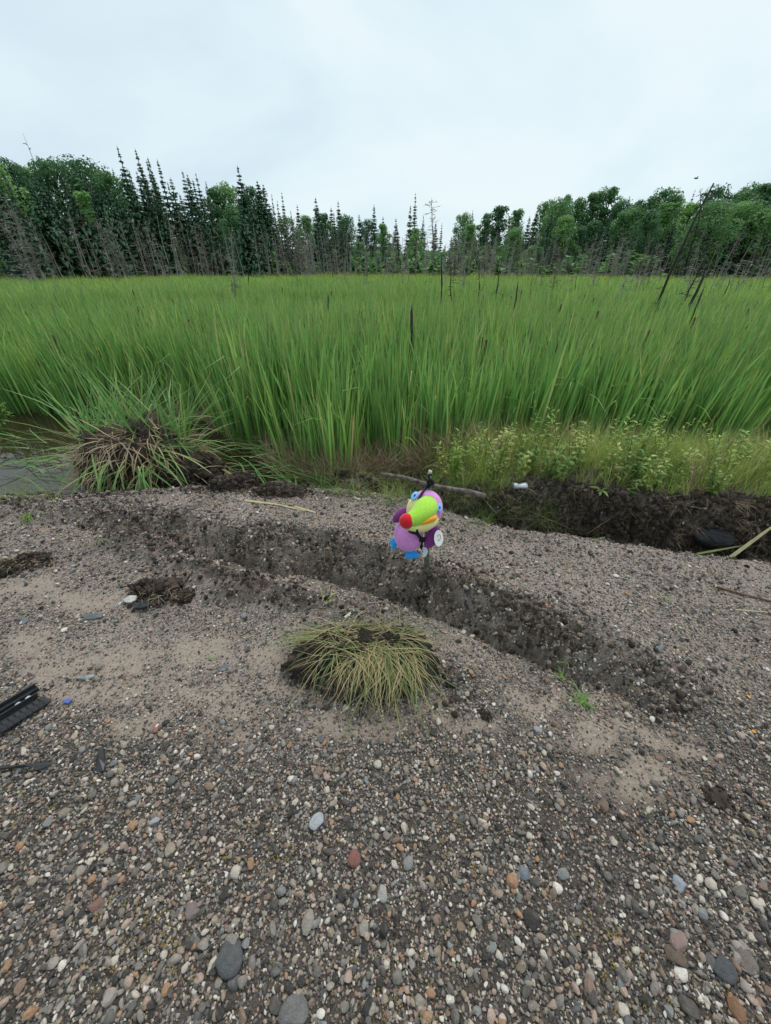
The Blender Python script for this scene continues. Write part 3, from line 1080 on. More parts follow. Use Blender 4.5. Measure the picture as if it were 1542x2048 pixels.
def decid_meshes(width, seed, mleaf, lobes=34, leaves=165, low=.12):
    r_ = random.Random(seed)
    tb, cb = MB(), MB()
    bend = [(r_.uniform(-.012, .012), r_.uniform(-.012, .012)) for _ in range(4)]
    tp = [(0, 0, 0), (bend[0][0], bend[0][1], .3), (bend[1][0] * 1.5, bend[1][1] * 1.5, .6), (bend[2][0], bend[2][1], .88)]
    tb.tube(tp, [.016, .012, .008, .003], 6)
    for i in range(lobes):
        q = low + (1 - low) * ((i + r_.random()) / lobes) ** .85
        prof = math.sin(math.pi * min(1, (q - low * .7) / (1.04 - low * .7))) ** .55
        rad = width * prof * r_.uniform(.15, .95)
        az = i * 2.4 + r_.uniform(-.6, .6)
        c0 = Vector((rad * math.cos(az), rad * math.sin(az), min(q, .955)))
        lr = width * r_.uniform(.24, .5) * (.65 + .35 * prof)
        s0 = min(.8, max(.25, q - .18))
        tb.tube([(tp[1][0], tp[1][1], s0), c0 * .6 + Vector((0, 0, s0)) * .4, c0], [.006, .004, .0015], 4)
        shade = r_.uniform(-.25, .25)
        for _ in range(leaves):
            v = Vector((r_.gauss(0, 1), r_.gauss(0, 1), r_.gauss(0, 1))).normalized()
            p = c0 + Vector((v.x, v.y, v.z * .8)) * lr * r_.uniform(.4, 1.12) ** .6
            sz = r_.uniform(.008, .016)
            qn = (v + Vector((r_.gauss(0, .5), r_.gauss(0, .5), .5 + r_.gauss(0, .4)))).to_track_quat('Z', 'Y')
            rot = qn @ Euler((0, 0, r_.uniform(0, 6.28))).to_quaternion()
            cc = min(1, max(0, r_.random() * .7 + .15 + shade))
            cb.add([p + rot @ Vector(w) * sz for w in ((-1, -.1, 0), (-.2, -.7, .12), (1, .05, 0), (.1, .75, .1))], [(0, 1, 2, 3)], 1, cc)
    for _ in range(900):
        q = r_.uniform(low, .97)
        prof = math.sin(math.pi * min(1, (q - low * .7) / (1.04 - low * .7))) ** .6
        a_ = r_.uniform(0, 6.28)
        rr = width * prof * r_.random() ** .5
        p = Vector((rr * math.cos(a_), rr * math.sin(a_), q))
        rot = Euler((r_.gauss(0, .8), r_.gauss(0, .8), r_.uniform(0, 6.28))).to_quaternion()
        sz = r_.uniform(.009, .017)
        cb.add([p + rot @ Vector(w) * sz for w in ((-1, -.1, 0), (-.2, -.7, .12), (1, .05, 0), (.1, .75, .1))], [(0, 1, 2, 3)], 1, r_.random() * .6)
    return tb.mesh('trunk', M_TRUNK, True), cb.mesh('crown', mleaf)


SPR = {'spire': [spruce_meshes(.105, 1.0, .35, s) for s in (1, 2, 3)], 'broad': [spruce_meshes(.21, .95, .25, s) for s in (4, 5, 6)], 'full': [spruce_meshes(.18, .85, .3, s) for s in (7, 8, 9)]}
DEC = {'round': [decid_meshes(.27, s, M_DECID) for s in (11, 12, 13, 14)], 'tall': [decid_meshes(.18, s, M_DECID, 30, 150, .15) for s in (15, 16, 17)],
       'pale': [decid_meshes(.22, s, M_DECID_P, 26, 90, .15) for s in (18, 19)]}

TREES = []  # px, py_top, kind, distance, width factor, label
T = TREES.append
for px, py, kd, D, wf, lab in [
    (-40, 318, 'round', 52, 1, 'round broadleaf tree cut by the left edge of the view'),
    (8, 322, 'round', 56, 1, 'round broadleaf tree at the left end of the wood, behind the grey leaning snags'),
    (45, 330, 'tall', 60, 1, 'slim green tree with several small tips near the left end of the wood'),
    (92, 318, 'round', 58, 1, 'big dark round-topped broadleaf, highest of the left wood'),
    (118, 338, 'spire', 55, 1.2, 'dark spruce with its tip sunk among the round crowns of the left wood'),
    (146, 318, 'round', 60, 1, 'broadleaf with a small dark knob on top, right of the highest round crown'),
    (163, 340, 'spire', 56, 1, 'thin dark spruce in front of the pale wispy broadleaf tree'),
    (183, 328, 'pale', 60, 1.1, 'pale wispy broadleaf tree in the left wood'),
    (212, 345, 'round', 58, .9, 'bright green broadleaf just left of the first tall spruce spire'),
    (224, 336, 'spire', 60, .9, 'short spruce tip on the left shoulder of the first tall spire'),
    (234, 293, 'spire', 58, 1.1, 'tallest narrow spruce spire, leftmost of the row of spires'),
    (253, 336, 'spire', 59, 1, 'small spruce spire between the two tallest spires'),
    (270, 298, 'spire', 57, 1.2, 'second tall spruce spire with a thick dark top'),
    (295, 315, 'spire', 60, 1.1, 'third tall spruce spire, thin tipped'),
    (314, 319, 'spire', 58, 1.1, 'fourth tall spruce spire, beside the thin tipped one'),
    (340, 354, 'full', 60, 1, 'low dark spruce right of the four tall spires'),
    (364, 341, 'broad', 62, .9, 'bushy topped spruce in the saddle right of the spires'),
    (374, 348, 'full', 60, .9, 'narrow spruce leaning against the bushy topped one'),
    (391, 346, 'spire', 62, 1.1, 'lone pointed spire halfway from the tall spires to the broad pointed spruce'),
    (411, 362, 'spire', 64, .9, 'thin spruce spire right of the lone pointed one'),
    (428, 374, 'tall', 64, 1.1, 'mid green slim tree left of the broad pointed spruce'),
    (452, 368, 'round', 66, .7, 'dark broadleaf shoulder on the left flank of the broad pointed spruce'),
    (462, 412, 'round', 52, .9, 'bright yellow-green round tree standing in front of the broad pointed spruce'),
    (475, 331, 'broad', 66, 1, 'broad classic pointed spruce standing above its neighbours'),
    (502, 374, 'round', 66, .7, 'dark broadleaf right of the broad pointed spruce'),
    (514, 361, 'full', 60, 1.2, 'tall dense dark spruce, left one of a close pair'),
    (526, 368, 'full', 62, 1.1, 'tall dense dark spruce, right one of a close pair'),
    (543, 388, 'spire', 66, .8, 'bare-looking thin spire right of the dense dark pair'),
    (554, 401, 'spire', 68, 1, 'short spire between two thin ones right of the dense pair'),
    (563, 384, 'spire', 68, .9, 'slim pointed spire standing free against the sky before the dip'),
    (570, 432, 'pale', 58, 1.2, 'dull grey-green broadleaf in front of the slim free spire'),
    (581, 420, 'spire', 70, .8, 'tiny spire left of the round headed spruce'),
    (594, 409, 'broad', 72, .9, 'spruce with a round blunt head in the middle wood'),
    (611, 432, 'round', 66, .9, 'bright broadleaf between the blunt headed spruce and the triangular one'),
    (631, 395, 'broad', 72, 1.1, 'triangular spruce with bushy tiers left of the middle'),
    (648, 425, 'tall', 74, 1, 'green tree on the right flank of the triangular spruce'),
    (662, 414, 'full', 76, 1, 'dark blunt spruce between the triangular one and the layered one'),
    (676, 402, 'broad', 76, .9, 'layered Christmas-tree shaped spruce in the middle wood'),
    (692, 432, 'round', 72, .9, 'bright broadleaf right under the layered spruce'),
    (718, 428, 'full', 80, 1, 'twin tipped spruce clump at the start of the low middle gap'),
    (733, 440, 'round', 80, .7, 'small broadleaf in the low middle gap'),
    (748, 409, 'full', 80, .8, 'tall ragged spruce with a knobbly top in the low middle gap'),
    (766, 432, 'full', 82, .8, 'small pointed spruce right of the knobbly topped one'),
    (792, 436, 'broad', 84, 1, 'dark bushy spruce in the lowest middle part of the wood'),
    (821, 410, 'full', 82, .8, 'ragged spruce with open tiers beside the highest middle spire'),
    (831, 386, 'spire', 82, 1, 'highest ragged spire in the middle of the wood'),
    (847, 431, 'broad', 84, .8, 'dark conical spruce left of the branched bare tall snag'),
    (872, 444, 'full', 86, .9, 'low spruce right behind the branched bare tall snag'),
    (884, 446, 'spire', 88, 1, 'last low spire before the sky notch in the middle'),
    (930, 428, 'round', 80, .8, 'lone leafy round tree right of the sky notch'),
    (946, 420, 'spire', 82, .9, 'thin spire poking out of the lone leafy round tree'),
    (975, 425, 'tall', 78, .9, 'slim leafy tree left of the open crowned aspen'),
    (1001, 410, 'tall', 76, 1.3, 'open crowned aspen with sky showing at its right side'),
    (1036, 418, 'tall', 76, 1, 'sparse small crown right of the open crowned aspen'),
    (1060, 432, 'full', 72, 1, 'dark spruce below the sparse small crown'),
    (1077, 408, 'broad', 74, .8, 'dark conical spruce at the left foot of the right wood'),
    (1096, 402, 'round', 74, .7, 'round dark crown just right of the conical spruce'),
    (1122, 400, 'round', 70, 1, 'large smooth green dome in the right wood'),
    (1137, 391, 'round', 76, .6, 'small knob crown on top of the smooth green dome'),
    (1160, 397, 'round', 72, .9, 'broad crown between the smooth dome and the tall square crown'),
    (1195, 384, 'tall', 72, 1.2, 'double tipped crown left of the tall square crown'),
    (1224, 372, 'tall', 72, 1.1, 'tall square crown, highest in the middle of the right wood'),
    (1247, 402, 'round', 70, .8, 'crown in the low place right of the tall square crown'),
    (1260, 392, 'spire', 70, .9, 'small dark spire between crowns of the right wood'),
    (1280, 402, 'round', 70, .9, 'plain green crown in the flat stretch of the right wood'),
    (1308, 400, 'round', 70, .9, 'wide green crown left of the peaked crown group'),
    (1337, 377, 'round', 68, .9, 'peaked open crown left of the long leaning dead pole'),
    (1360, 392, 'round', 68, .7, 'dark crown right beside the peaked open crown'),
    (1391, 379, 'spire', 64, .8, 'blackish dead-looking spire beside the long leaning pole'),
    (1400, 432, 'round', 58, .9, 'yellow-green crown low behind the long leaning pole'),
    (1437, 374, 'round', 64, .8, 'dark squarish crown right of the long leaning pole'),
    (1462, 412, 'round', 58, 1, 'brightest green crown in the far right of the wood'),
    (1482, 384, 'round', 64, .8, 'rounded crown between the dark squarish one and the right edge'),
    (1512, 371, 'round', 62, .9, 'tall crown near the right edge of the wood'),
    (1540, 364, 'tall', 60, 1.3, 'airy crown cut by the right edge of the view'),
    (1590, 360, 'round', 58, 1, 'crown beyond the airy one at the right end of the wood'),
]:
    T((px, py, kd, D, wf, lab))
SKY = sorted((q[0], q[1]) for q in TREES)
SKX, SKY_ = np.array([q[0] for q in SKY]), np.array([q[1] for q in SKY])


LAND = [(8, 'the left-end round tree'), (45, 'the slim tree with small tips'), (92, 'the highest round crown'), (118, 'the sunken spruce tip'), (146, 'the crown with a dark knob'),
        (183, 'the pale wispy tree'), (212, 'the bright round crown'), (234, 'the first tall spire'), (270, 'the second tall spire'), (295, 'the thin tipped spire'), (314, 'the fourth tall spire'),
        (340, 'the low dark spruce'), (366, 'the bushy topped spruce'), (391, 'the lone pointed spire'), (428, 'the slim mid green tree'), (475, 'the broad pointed spruce'),
        (520, 'the dense dark pair'), (563, 'the slim free spire'), (594, 'the blunt headed spruce'), (631, 'the triangular spruce'), (676, 'the layered spruce'), (718, 'the twin tipped clump'),
        (748, 'the knobbly topped spruce'), (792, 'the bushy middle spruce'), (831, 'the highest middle spire'), (866, 'the branched tall snag'), (884, 'the last low spire'),
        (930, 'the lone leafy tree'), (1001, 'the open crowned aspen'), (1036, 'the sparse small crown'), (1077, 'the dark conical spruce'), (1122, 'the smooth green dome'),
        (1160, 'the crown by the dome'), (1195, 'the double tipped crown'), (1224, 'the tall square crown'), (1260, 'the small dark spire'), (1308, 'the wide green crown'),
        (1337, 'the peaked open crown'), (1391, 'the blackish spire'), (1437, 'the dark squarish crown'), (1462, 'the brightest green crown'), (1482, 'the rounded crown'),
        (1512, 'the tall edge crown'), (1540, 'the airy edge crown')]


def zone(px):
    q, nm_ = min(LAND, key=lambda a: abs(a[0] - px))
    dx_ = px - q
    return ('left of ' if dx_ < -4 else 'right of ' if dx_ > 4 else 'right below ') + nm_


fill_kinds = ['spire', 'full', 'full', 'full', 'broad', 'broad', 'tall']
seen_desc = {}
px = -60
while px < 1610:
    px += random.uniform(8, 17)
    top = float(np.interp(px, SKX, SKY_))
    for k in range(2 if random.random() < .35 else 1):
        kd = random.choice(fill_kinds if px < 960 else ['full', 'broad', 'round', 'round', 'round', 'tall'])
        if px < 330 and kd in ('round', 'tall') and random.random() < .4: kd = 'full'
        py = top + (random.uniform(6, 30) if kd == 'spire' and random.random() < .6 else random.uniform(14, 100))
        py = min(py, 492)
        base = float(np.interp(px, [q[0] for q in SKY], [q[3] for q in sorted(TREES[:77])][:len(SKY)]))
        D = base - random.uniform(2, 11)
        nm = {'spire': 'narrow dark spruce', 'full': 'dense dark spruce', 'broad': 'wide bushy spruce', 'round': 'rounded green broadleaf', 'tall': 'slim green broadleaf'}[kd]
        hw = 'nearly full-height' if py - top < 30 else 'half-hidden' if py - top < 50 else 'lower' if py - top < 75 else 'short'
        dp = 'front' if base - D > 8 else 'rear' if base - D < 4 else ''
        lab = ' '.join(f'{hw} {dp} {nm} {zone(px)}'.split())
        if lab in seen_desc:
            lab = lab.replace(hw, hw + ' ' + random.choice(['narrowish', 'fuller', 'slightly stunted']), 1)
            if lab in seen_desc: continue
        seen_desc[lab] = 1
        T((px, py, kd, D, 1.2 if 'fuller' in lab else .85 if 'narrowish' in lab else random.uniform(.95, 1.15), lab))

GZ = -.45
for i, (px, py, kd, D, wf, lab) in enumerate(TREES):
    top = at_dist(px, py, D)
    hgt = top.z - GZ
    loc = Vector((top.x, top.y, GZ))
    con = kd in SPR
    tm, cm_ = random.choice(SPR[kd] if con else DEC[kd])
    rt = empty('spruce_tree' if con else 'broadleaf_tree', loc, lab, 'tree', 'spruces of the far wood' if con else 'broadleaf trees of the far wood', random.uniform(0, 6.28))
    rt.scale = (hgt * wf, hgt * wf, hgt)
    if not con and hgt * wf < 6: rt.scale = (hgt * wf * 1.15, hgt * wf * 1.15, hgt)
    link('trunk', tm, rt)
    link('crown', cm_, rt)

# low thicket closing the wood at ground level
mb = MB()
for _ in range(15000):
    px = random.uniform(-120, 1660)
    D = random.uniform(64, 96)
    p = at_dist(px, 540, D)
    zz = GZ + min(3.6, abs(random.gauss(0, 1)) * 1.9)
    q = Euler((random.uniform(0, 3.1), random.uniform(0, 3.1), random.uniform(0, 6.28))).to_matrix()
    sz = random.uniform(.25, .55)
    mb.add([Vector((p.x, p.y, zz)) + q @ Vector(w) * sz for w in ((-1, -.2, 0), (-.1, -.7, .1), (1, 0, 0), (.1, .8, .1))], [(0, 1, 2, 3)], 1, random.random() * .6)
for _ in range(230):      # low bushes among the dead trees
    px = random.uniform(-60, 1600)
    D = random.uniform(50, 66)
    p = at_dist(px, 540, D)
    bh = random.uniform(.8, 3.0)
    for _ in range(60):
        q = Euler((random.uniform(0, 3.1), random.uniform(0, 3.1), random.uniform(0, 6.28))).to_matrix()
        sz = random.uniform(.08, .2)
        u_ = random.random()
        mb.add([Vector((p.x + random.gauss(0, .55) * (1.2 - u_), p.y + random.gauss(0, .5), GZ + .3 + bh * u_)) + q @ Vector(w) * sz for w in ((-1, -.2, 0), (-.1, -.7, .1), (1, 0, 0), (.1, .8, .1))], [(0, 1, 2, 3)], 1, .4 + random.random() * .6)
tag(mb.build('undergrowth', M_DECID), kind='stuff')

# ------------------------------------------------------------------ dead snags
def snag_meshes(seed, twigs, thick, m_, broken=False, dense_top=True):
    r_ = random.Random(seed)
    tb, bb = MB(), MB()
    pts, rad = [], []
    ox = oy = 0
    for i in range(8):
        q = i / 7
        ox += r_.gauss(0, .009)
        oy += r_.gauss(0, .009)
        pts.append(Vector((ox, oy, q)))
        rad.append(thick * (1 - q * (.45 if broken else .68 if thick > .013 else .9)) * (1 if broken else .85))
    tb.tube(pts, rad, 6)
    if broken:
        tp = pts[-1]
        tb.add([tp + Vector((rad[-1], 0, 0)), tp + Vector((-rad[-1] * .4, rad[-1] * .8, 0)), tp + Vector((-rad[-1] * .5, -rad[-1] * .7, 0)), tp + Vector((-.2 * rad[-1], 0, rad[-1] * 5))],
               [(0, 1, 3), (1, 2, 3), (2, 0, 3)], 1)
    for k in range(twigs):
        q = r_.uniform(.12, .98)
        i = min(6, int(q * 7))
        p = pts[i].lerp(pts[i + 1], q * 7 - i)
        az = r_.uniform(0, 6.28)
        L_ = r_.uniform(.03, .16) * (1.1 - q * .7) * (1.0 if r_.random() < .6 else .5)
        el = r_.uniform(-.45, .5)
        d_ = Vector((math.cos(az) * math.cos(el), math.sin(az) * math.cos(el), math.sin(el)))
        e_ = p + d_ * L_
        w = r_.uniform(.0020, .0040)
        bb.tube([p, p + d_ * L_ * .5 + Vector((0, 0, r_.uniform(-.01, .006))), e_ + Vector((0, 0, r_.uniform(-.015, .02)))], [w, w * .7, w * .25], 3, cap=False)
        for _ in range(2):
            p2 = p + d_ * L_ * r_.uniform(.35, .9)
            d2 = (d_ + Vector((r_.gauss(0, .7), r_.gauss(0, .7), r_.gauss(0, .5)))).normalized()
            bb.tube([p2, p2 + d2 * L_ * r_.uniform(.25, .5)], [w * .6, w * .2], 3, cap=False)
    return tb.mesh('trunk', m_, True), (bb.mesh('branches', m_) if twigs else None)


M_SNAG_B = plain('brown_dead_wood', (.22, .18, .15), .9, .2, 3, .5, col2=(.11, .088, .07))
SN = {}
for key, tw, th in (('bare', 0, .011), ('stubby', 14, .011), ('twiggy', 60, .0105), ('bristly', 100, .0105)):
    for tone, m_ in (('grey', M_SNAG), ('brown', M_SNAG_B), ('blackish', M_SNAG_D)):
        SN[key, tone] = [snag_meshes(len(key) * 131 + len(tone) * 17 + j * 5, tw, th, m_) for j in range(4)]
POLE = [snag_meshes(500 + j, 16, .0165, M_SNAG_D) for j in range(3)]
BROKEN = [snag_meshes(400 + j, 0, .03, M_SNAG_D, True) for j in range(3)]
WORDS = {'bare': 'smooth bare pole of a dead tree', 'stubby': 'dead tree with a few stub branches', 'twiggy': 'twiggy dead tree', 'bristly': 'dead tree bristling with fine twigs'}


def put_snag(base, top, meshes, label, group, name='dead_tree', cat='dead tree', wscale=1.0, rz=None):
    v = top - base
    Ln = v.length
    o = empty(name, base, label, cat, group)
    q = v.to_track_quat('Z', 'Y') @ Euler((0, 0, random.uniform(0, 6.28) if rz is None else rz)).to_quaternion()
    o.rotation_euler = q.to_euler()
    o.scale = (Ln * wscale, Ln * wscale, Ln)
    link('trunk', meshes[0], o)
    if meshes[1] is not None: link('branches', meshes[1], o)
    return o


# the ones that stand out, with the pixel of tip and of the place where they leave the reeds
OUT = [
    (1421, 366, 1300, 632, 10.2, ('stubby', 'blackish'), 'long black dead pole leaning to the right over the reeds', .85),
    (1392, 382, 1366, 560, 40, ('bristly', 'blackish'), 'tall blackish dead spruce just behind the long leaning pole', 1.0),
    (1397, 478, 1362, 592, 14, ('twiggy', 'blackish'), 'leaning dark dead tree right beside the long leaning pole', 1.2),
    (1418, 500, 1372, 590, 15, ('stubby', 'grey'), 'thin grey dead tree leaning right behind the thick black stump', 1.0),
    (1429, 512, 1407, 570, 20, ('stubby', 'blackish'), 'short dark snag right of the thick black stump', 1.2),
    (903, 496, 903, 596, 14, ('twiggy', 'blackish'), 'dark snag with side twigs right beside the thick black pole', 1.2),
    (911, 560, 909, 606, 13, ('bare', 'blackish'), 'thin short dark stick right of the thick black pole pair', 1.0),
    (866, 396, 866, 545, 62, ('bristly', 'grey'), 'tall bare grey tree with spreading top branches against the sky', 1.5),
    (926, 500, 926, 590, 18, ('bristly', 'grey'), 'faint grey twiggy tree right of the dark snag with side twigs', 1.1),
    (965, 500, 967, 588, 16, ('stubby', 'blackish'), 'straight dark snag in the middle right of the reeds', 1.2),
    (1003, 515, 989, 606, 13, ('stubby', 'blackish'), 'slightly leaning dark snag left of the short broken brown stump', 1.1),
    (1076, 500, 1062, 600, 15, ('stubby', 'brown'), 'leaning thin brown snag right of the short broken brown stump', 1.0),
    (1080, 516, 1077, 575, 22, ('bristly', 'brown'), 'bristly brownish snag among the brown twig haze', 1.2),
    (1117, 492, 1106, 582, 20, ('bristly', 'brown'), 'purplish brown twiggy snag with a forked look', 1.2),
    (1156, 548, 1150, 572, 20, ('bare', 'blackish'), 'tiny dark stick right of the purplish brown twiggy snag', 1.6),
    (466, 466, 473, 584, 15, ('bristly', 'grey'), 'grey branchy dead tree standing nearer than the left belt', 1.1),
    (457, 548, 462, 584, 14, ('stubby', 'brown'), 'short stub snag just left of the near grey branchy one', 1.4),
    (735, 478, 735, 568, 24, ('twiggy', 'grey'), 'straight grey snag standing alone left of the middle', 1.2),
    (494, 515, 497, 560, 26, ('bare', 'blackish'), 'short dark pole right of the near grey branchy tree', 1.5),
    (586, 500, 590, 566, 26, ('twiggy', 'brown'), 'leaning pair-like brown snag below the dull grey-green broadleaf', 1.2),
    (-4, 388, 58, 545, 33, ('bristly', 'grey'), 'large pale grey dead spruce leaning out at the left edge', 1.4),
    (26, 418, 66, 548, 35, ('bristly', 'grey'), 'pale grey twiggy tree right of the one leaning out at the left edge', 1.2),
    (48, 266, 72, 330, 60, ('stubby', 'grey'), 'thin bare leader rising far above the left wood into the sky', 1.0),
    (1248, 552, 1237, 594, 13, ('bristly', 'grey'), 'small grey bushy dead sapling in the right reeds', 1.6),
    (1195, 515, 1188, 566, 22, ('bristly', 'grey'), 'grey bushy snag left of the small dead sapling', 1.4),
    (1298, 559, 1294, 578, 16, ('bare', 'blackish'), 'tiny black stick left of the foot of the long leaning pole', 2.0),
    (1459, 548, 1451, 573, 17, ('bare', 'blackish'), 'small black stick in the far right reeds', 2.2),
    (1480, 525, 1466, 578, 20, ('stubby', 'grey'), 'thin grey snag right of the small black stick', 1.0),
    (1456, 520, 1430, 580, 22, ('twiggy', 'grey'), 'grey twiggy leaning snag left of the small black stick', 1.0),
]
for tx_, ty_, bx_, by_, D, key, lab, ws in OUT:
    top = at_dist(tx_, ty_, D)
    p0 = at_dist(bx_, by_, D)
    v = (top - p0).normalized()
    base = p0 - v * max(0.0, (p0.z - GZ) / max(.3, v.z))
    put_snag(base, top, random.choice(POLE if key == ('stubby', 'blackish') else SN[key]), lab, 'dead trees standing out of the reeds', wscale=ws * (1.0 if key[0] == 'stubby' else 1.35))
STUMPS = [
    (886, 517, 883, 600, 13, 'thick black broken pole standing in the reeds left of the middle right', .55),
    (829, 626, 827, 700, 6.0, 'black broken stump nearest of all, rising from the reeds above the cross', .95),
    (1036, 574, 1026, 635, 9.5, 'short broken brown-black stump in the middle right reeds', .6),
    (1402, 556, 1383, 602, 12, 'thick leaning black stump right of the foot of the long leaning pole', .9),
    (1407, 588, 1391, 626, 9, 'low black stump in front of the thick leaning one', .5),
    (653, 596, 654, 622, 9, 'tiny dark stub in the reeds left of the middle', .6),
]
for i, (tx_, ty_, bx_, by_, D, lab, ws) in enumerate(STUMPS):
    top = at_dist(tx_, ty_, D)
    p0 = at_dist(bx_, by_, D)
    v = (top - p0).normalized()
    base = p0 - v * max(0.0, (p0.z - GZ) / max(.3, v.z))
    put_snag(base, top, BROKEN[i % 3], lab, 'broken stumps in the reeds', 'broken_stump', 'stump', ws)

n_sn = 0
used = {}
while n_sn < 268:
    px = random.uniform(-30, 1572)
    D = random.uniform(35, 57)
    hmax = float(np.interp(px, [0, 60, 200, 330, 450, 600, 760, 900, 1050, 1150, 1300, 1400, 1542], [395, 410, 430, 420, 435, 448, 455, 455, 458, 465, 462, 445, 440]))
    py = hmax + abs(random.gauss(0, 28))
    if py > 530: continue
    kd = random.choice(['bare', 'stubby', 'twiggy', 'twiggy', 'bristly', 'bristly'])
    tone = random.choice(['grey', 'grey', 'grey', 'brown', 'blackish'])
    top = at_dist(px, py, D)
    lean = random.gauss(0, .05)
    base = Vector((top.x - lean * (top.z - GZ), top.y + random.gauss(0, .04), GZ))
    ht = 'tall' if py < hmax + 14 else 'middling' if py < hmax + 38 else 'low'
    ln = 'leaning left' if lean < -.05 else 'leaning right' if lean > .05 else 'upright'
    dp = 'front' if D < 41 else 'middle' if D < 49 else 'rear'
    wd = {'bare': 'bare pole', 'stubby': 'stub-branched snag', 'twiggy': 'twiggy snag', 'bristly': 'bristling snag'}[kd]
    lab = f'{ht} {tone} {wd}, {ln}, {dp} of belt, {zone(px)}'
    if len(lab.split()) > 16: lab = lab.replace('right below', 'below')
    if len(lab.split()) > 16: lab = lab.replace(' of belt', ' belt')
    if lab in used: continue
    used[lab] = 1
    put_snag(base, top, random.choice(SN[kd, tone]), lab, 'dead trees of the snag belt', wscale=random.uniform(1.0, 1.5))
    n_sn += 1

mb = MB()
r_ = random.Random(91)
for _ in range(560):
    px = r_.uniform(-40, 1580)
    D = r_.uniform(42, 62) if r_.random() < .75 else r_.uniform(20, 40)
    hm = float(np.interp(px, [0, 200, 330, 450, 600, 760, 900, 1150, 1300, 1542], [430, 445, 440, 450, 462, 468, 468, 474, 472, 455]))
    py = hm + abs(r_.gauss(0, 40)) if D > 41 else r_.uniform(505, 552) + 2 * max(0, 30 - D) * r_.random()
    if py > 528 and D > 41: continue
    if D < 41 and r_.random() > .25 + .75 * sstep(500, 1000, px): continue
    tk = r_.uniform(.4, 1.3) * (1 if D > 41 else .7)
    top = at_dist(px, py, D)
    b0 = Vector((top.x + r_.gauss(0, .22), top.y, GZ))
    c_ = r_.random()
    mb.tube([b0, b0.lerp(top, .5) + Vector((r_.gauss(0, .03), 0, 0)), top], [.05 * tk, .035 * tk, .012 * tk], 4, c_, False)
    for _ in range(r_.randint(3, 16)):
        p = b0.lerp(top, r_.uniform(.3, .97))
        a_ = r_.uniform(0, 6.28)
        mb.tube([p, p + Vector((math.cos(a_), math.sin(a_), r_.uniform(-.4, .4))) * r_.uniform(.15, .55)], [.016, .006], 3, c_, False)
tag(mb.build('thin_dead_trunks', M_SNAG), kind='stuff')

# ------------------------------------------------------------------ uprooted cattail clump at the left
def soil_lump(name, parent, loc, size, seed, m_, sub=5, rough=.55, freq=1.5, rot=(0, 0, 0)):
    me_ = clod_mesh(name, sub, seed, m_, rough, (1, 1, 1), freq)
    return link(name, me_, parent, loc, rot, size)


c0 = hit(290, 985)
c0 = Vector((at_z(290, 960, -.2)[0], at_z(290, 960, -.2)[1], -.28))
clump = empty('uprooted_cattail_clump', c0, 'uprooted clump of cattails tipped on its muddy root ball beside the ditch water', 'cattail clump')
soil_lump('root_ball', clump, (0.0, .12, .2), (.46, .34, .34), 5, M_SOIL, 5, .8)
for q_ in ((-.2, .12, .38, .17), (.1, .2, .44, .2), (.3, .1, .3, .15), (-.38, .05, .12, .2)):
    soil_lump('root_lump', clump, q_[:3], (q_[3], q_[3] * .8, q_[3]), random.randint(1, 90), M_SOIL2, 4, .8, 2.2)
soil_lump('mud_face', clump, (.42, .02, .12), (.30, .24, .24), 8, M_SOIL, 5, .7, 2.2)
M_CATF = leaf_mat('torn_cattail_leaf', [(0, (.075, .20, .055)), (.5, (.15, .32, .08)), (.85, (.28, .40, .12)), (1, (.42, .45, .17))], .8, .4, .45, [(0, .9, (.50, .52, .24)), (.3, 0, (.1, .2, .05)), (1, .0, (.1, .2, .05))])


def arc_leaf(mb_, p, az, el, L_, droop, w, c, seg=7, wob=.07):
    pts, ws = [], []
    d_ = Vector((math.cos(az) * math.cos(el), math.sin(az) * math.cos(el), math.sin(el)))
    q = Vector(p)
    for i in range(seg + 1):
        s_ = i / seg
        pts.append(q.copy())
        ws.append(w * min(1, .6 + 2 * s_) * (1 - max(0, (s_ - .5) / .5) ** 1.7 * .92))
        d_ = (d_ + Vector((random.gauss(0, wob), random.gauss(0, wob), -droop / seg))).normalized()
        q = q + d_ * L_ / seg
    sd = Vector((-math.sin(az), math.cos(az), random.uniform(-.5, .5)))
    mb_.ribbon(pts, ws, sd, c)


def surf(o, n_, front=False):
    """points and outward directions on a lump, in its thing's frame"""
    vs_ = o.data.vertices
    M_ = o.matrix_basis
    out_ = []
    while len(out_) < n_:
        v_ = vs_[random.randrange(len(vs_))]
        p_ = M_ @ v_.co
        d_ = (p_ - o.location)
        if p_.z < -.02: continue
        out_.append((p_, d_.normalized()))
    return out_


def crumbs_on(root, lumps, n_, size, ring=0.0):
    """loose crumbs sitting on a clod and round its foot"""
    P3, S3 = [], []
    for o in lumps:
        for p_, d_ in surf(o, n_):
            P3.append(p_ * 1.0)
            S3.append(size * random.lognormvariate(0, .5))
        if ring:
            for _ in range(n_ // 2):
                a_ = random.uniform(0, 6.28)
                q_ = 1 + abs(random.gauss(0, ring))
                p_ = Vector((o.location.x + o.scale.x * q_ * math.cos(a_), o.location.y + o.scale.y * q_ * math.sin(a_), 0))
                p_.z = h(root.location.x + p_.x, root.location.y + p_.y) - root.location.z + .004
                P3.append(p_)
                S3.append(size * .8 * random.lognormvariate(0, .5))
    S3 = np.clip(np.array(S3), .002, .035)
    k_ = len(P3)
    scatter('crumbs', np.array([tuple(p_) for p_ in P3]), rng.uniform(0, 6.28, (k_, 3)), np.stack([S3] * 3, 1), rng.integers(0, 6, k_), crumb_coll, parent=root)


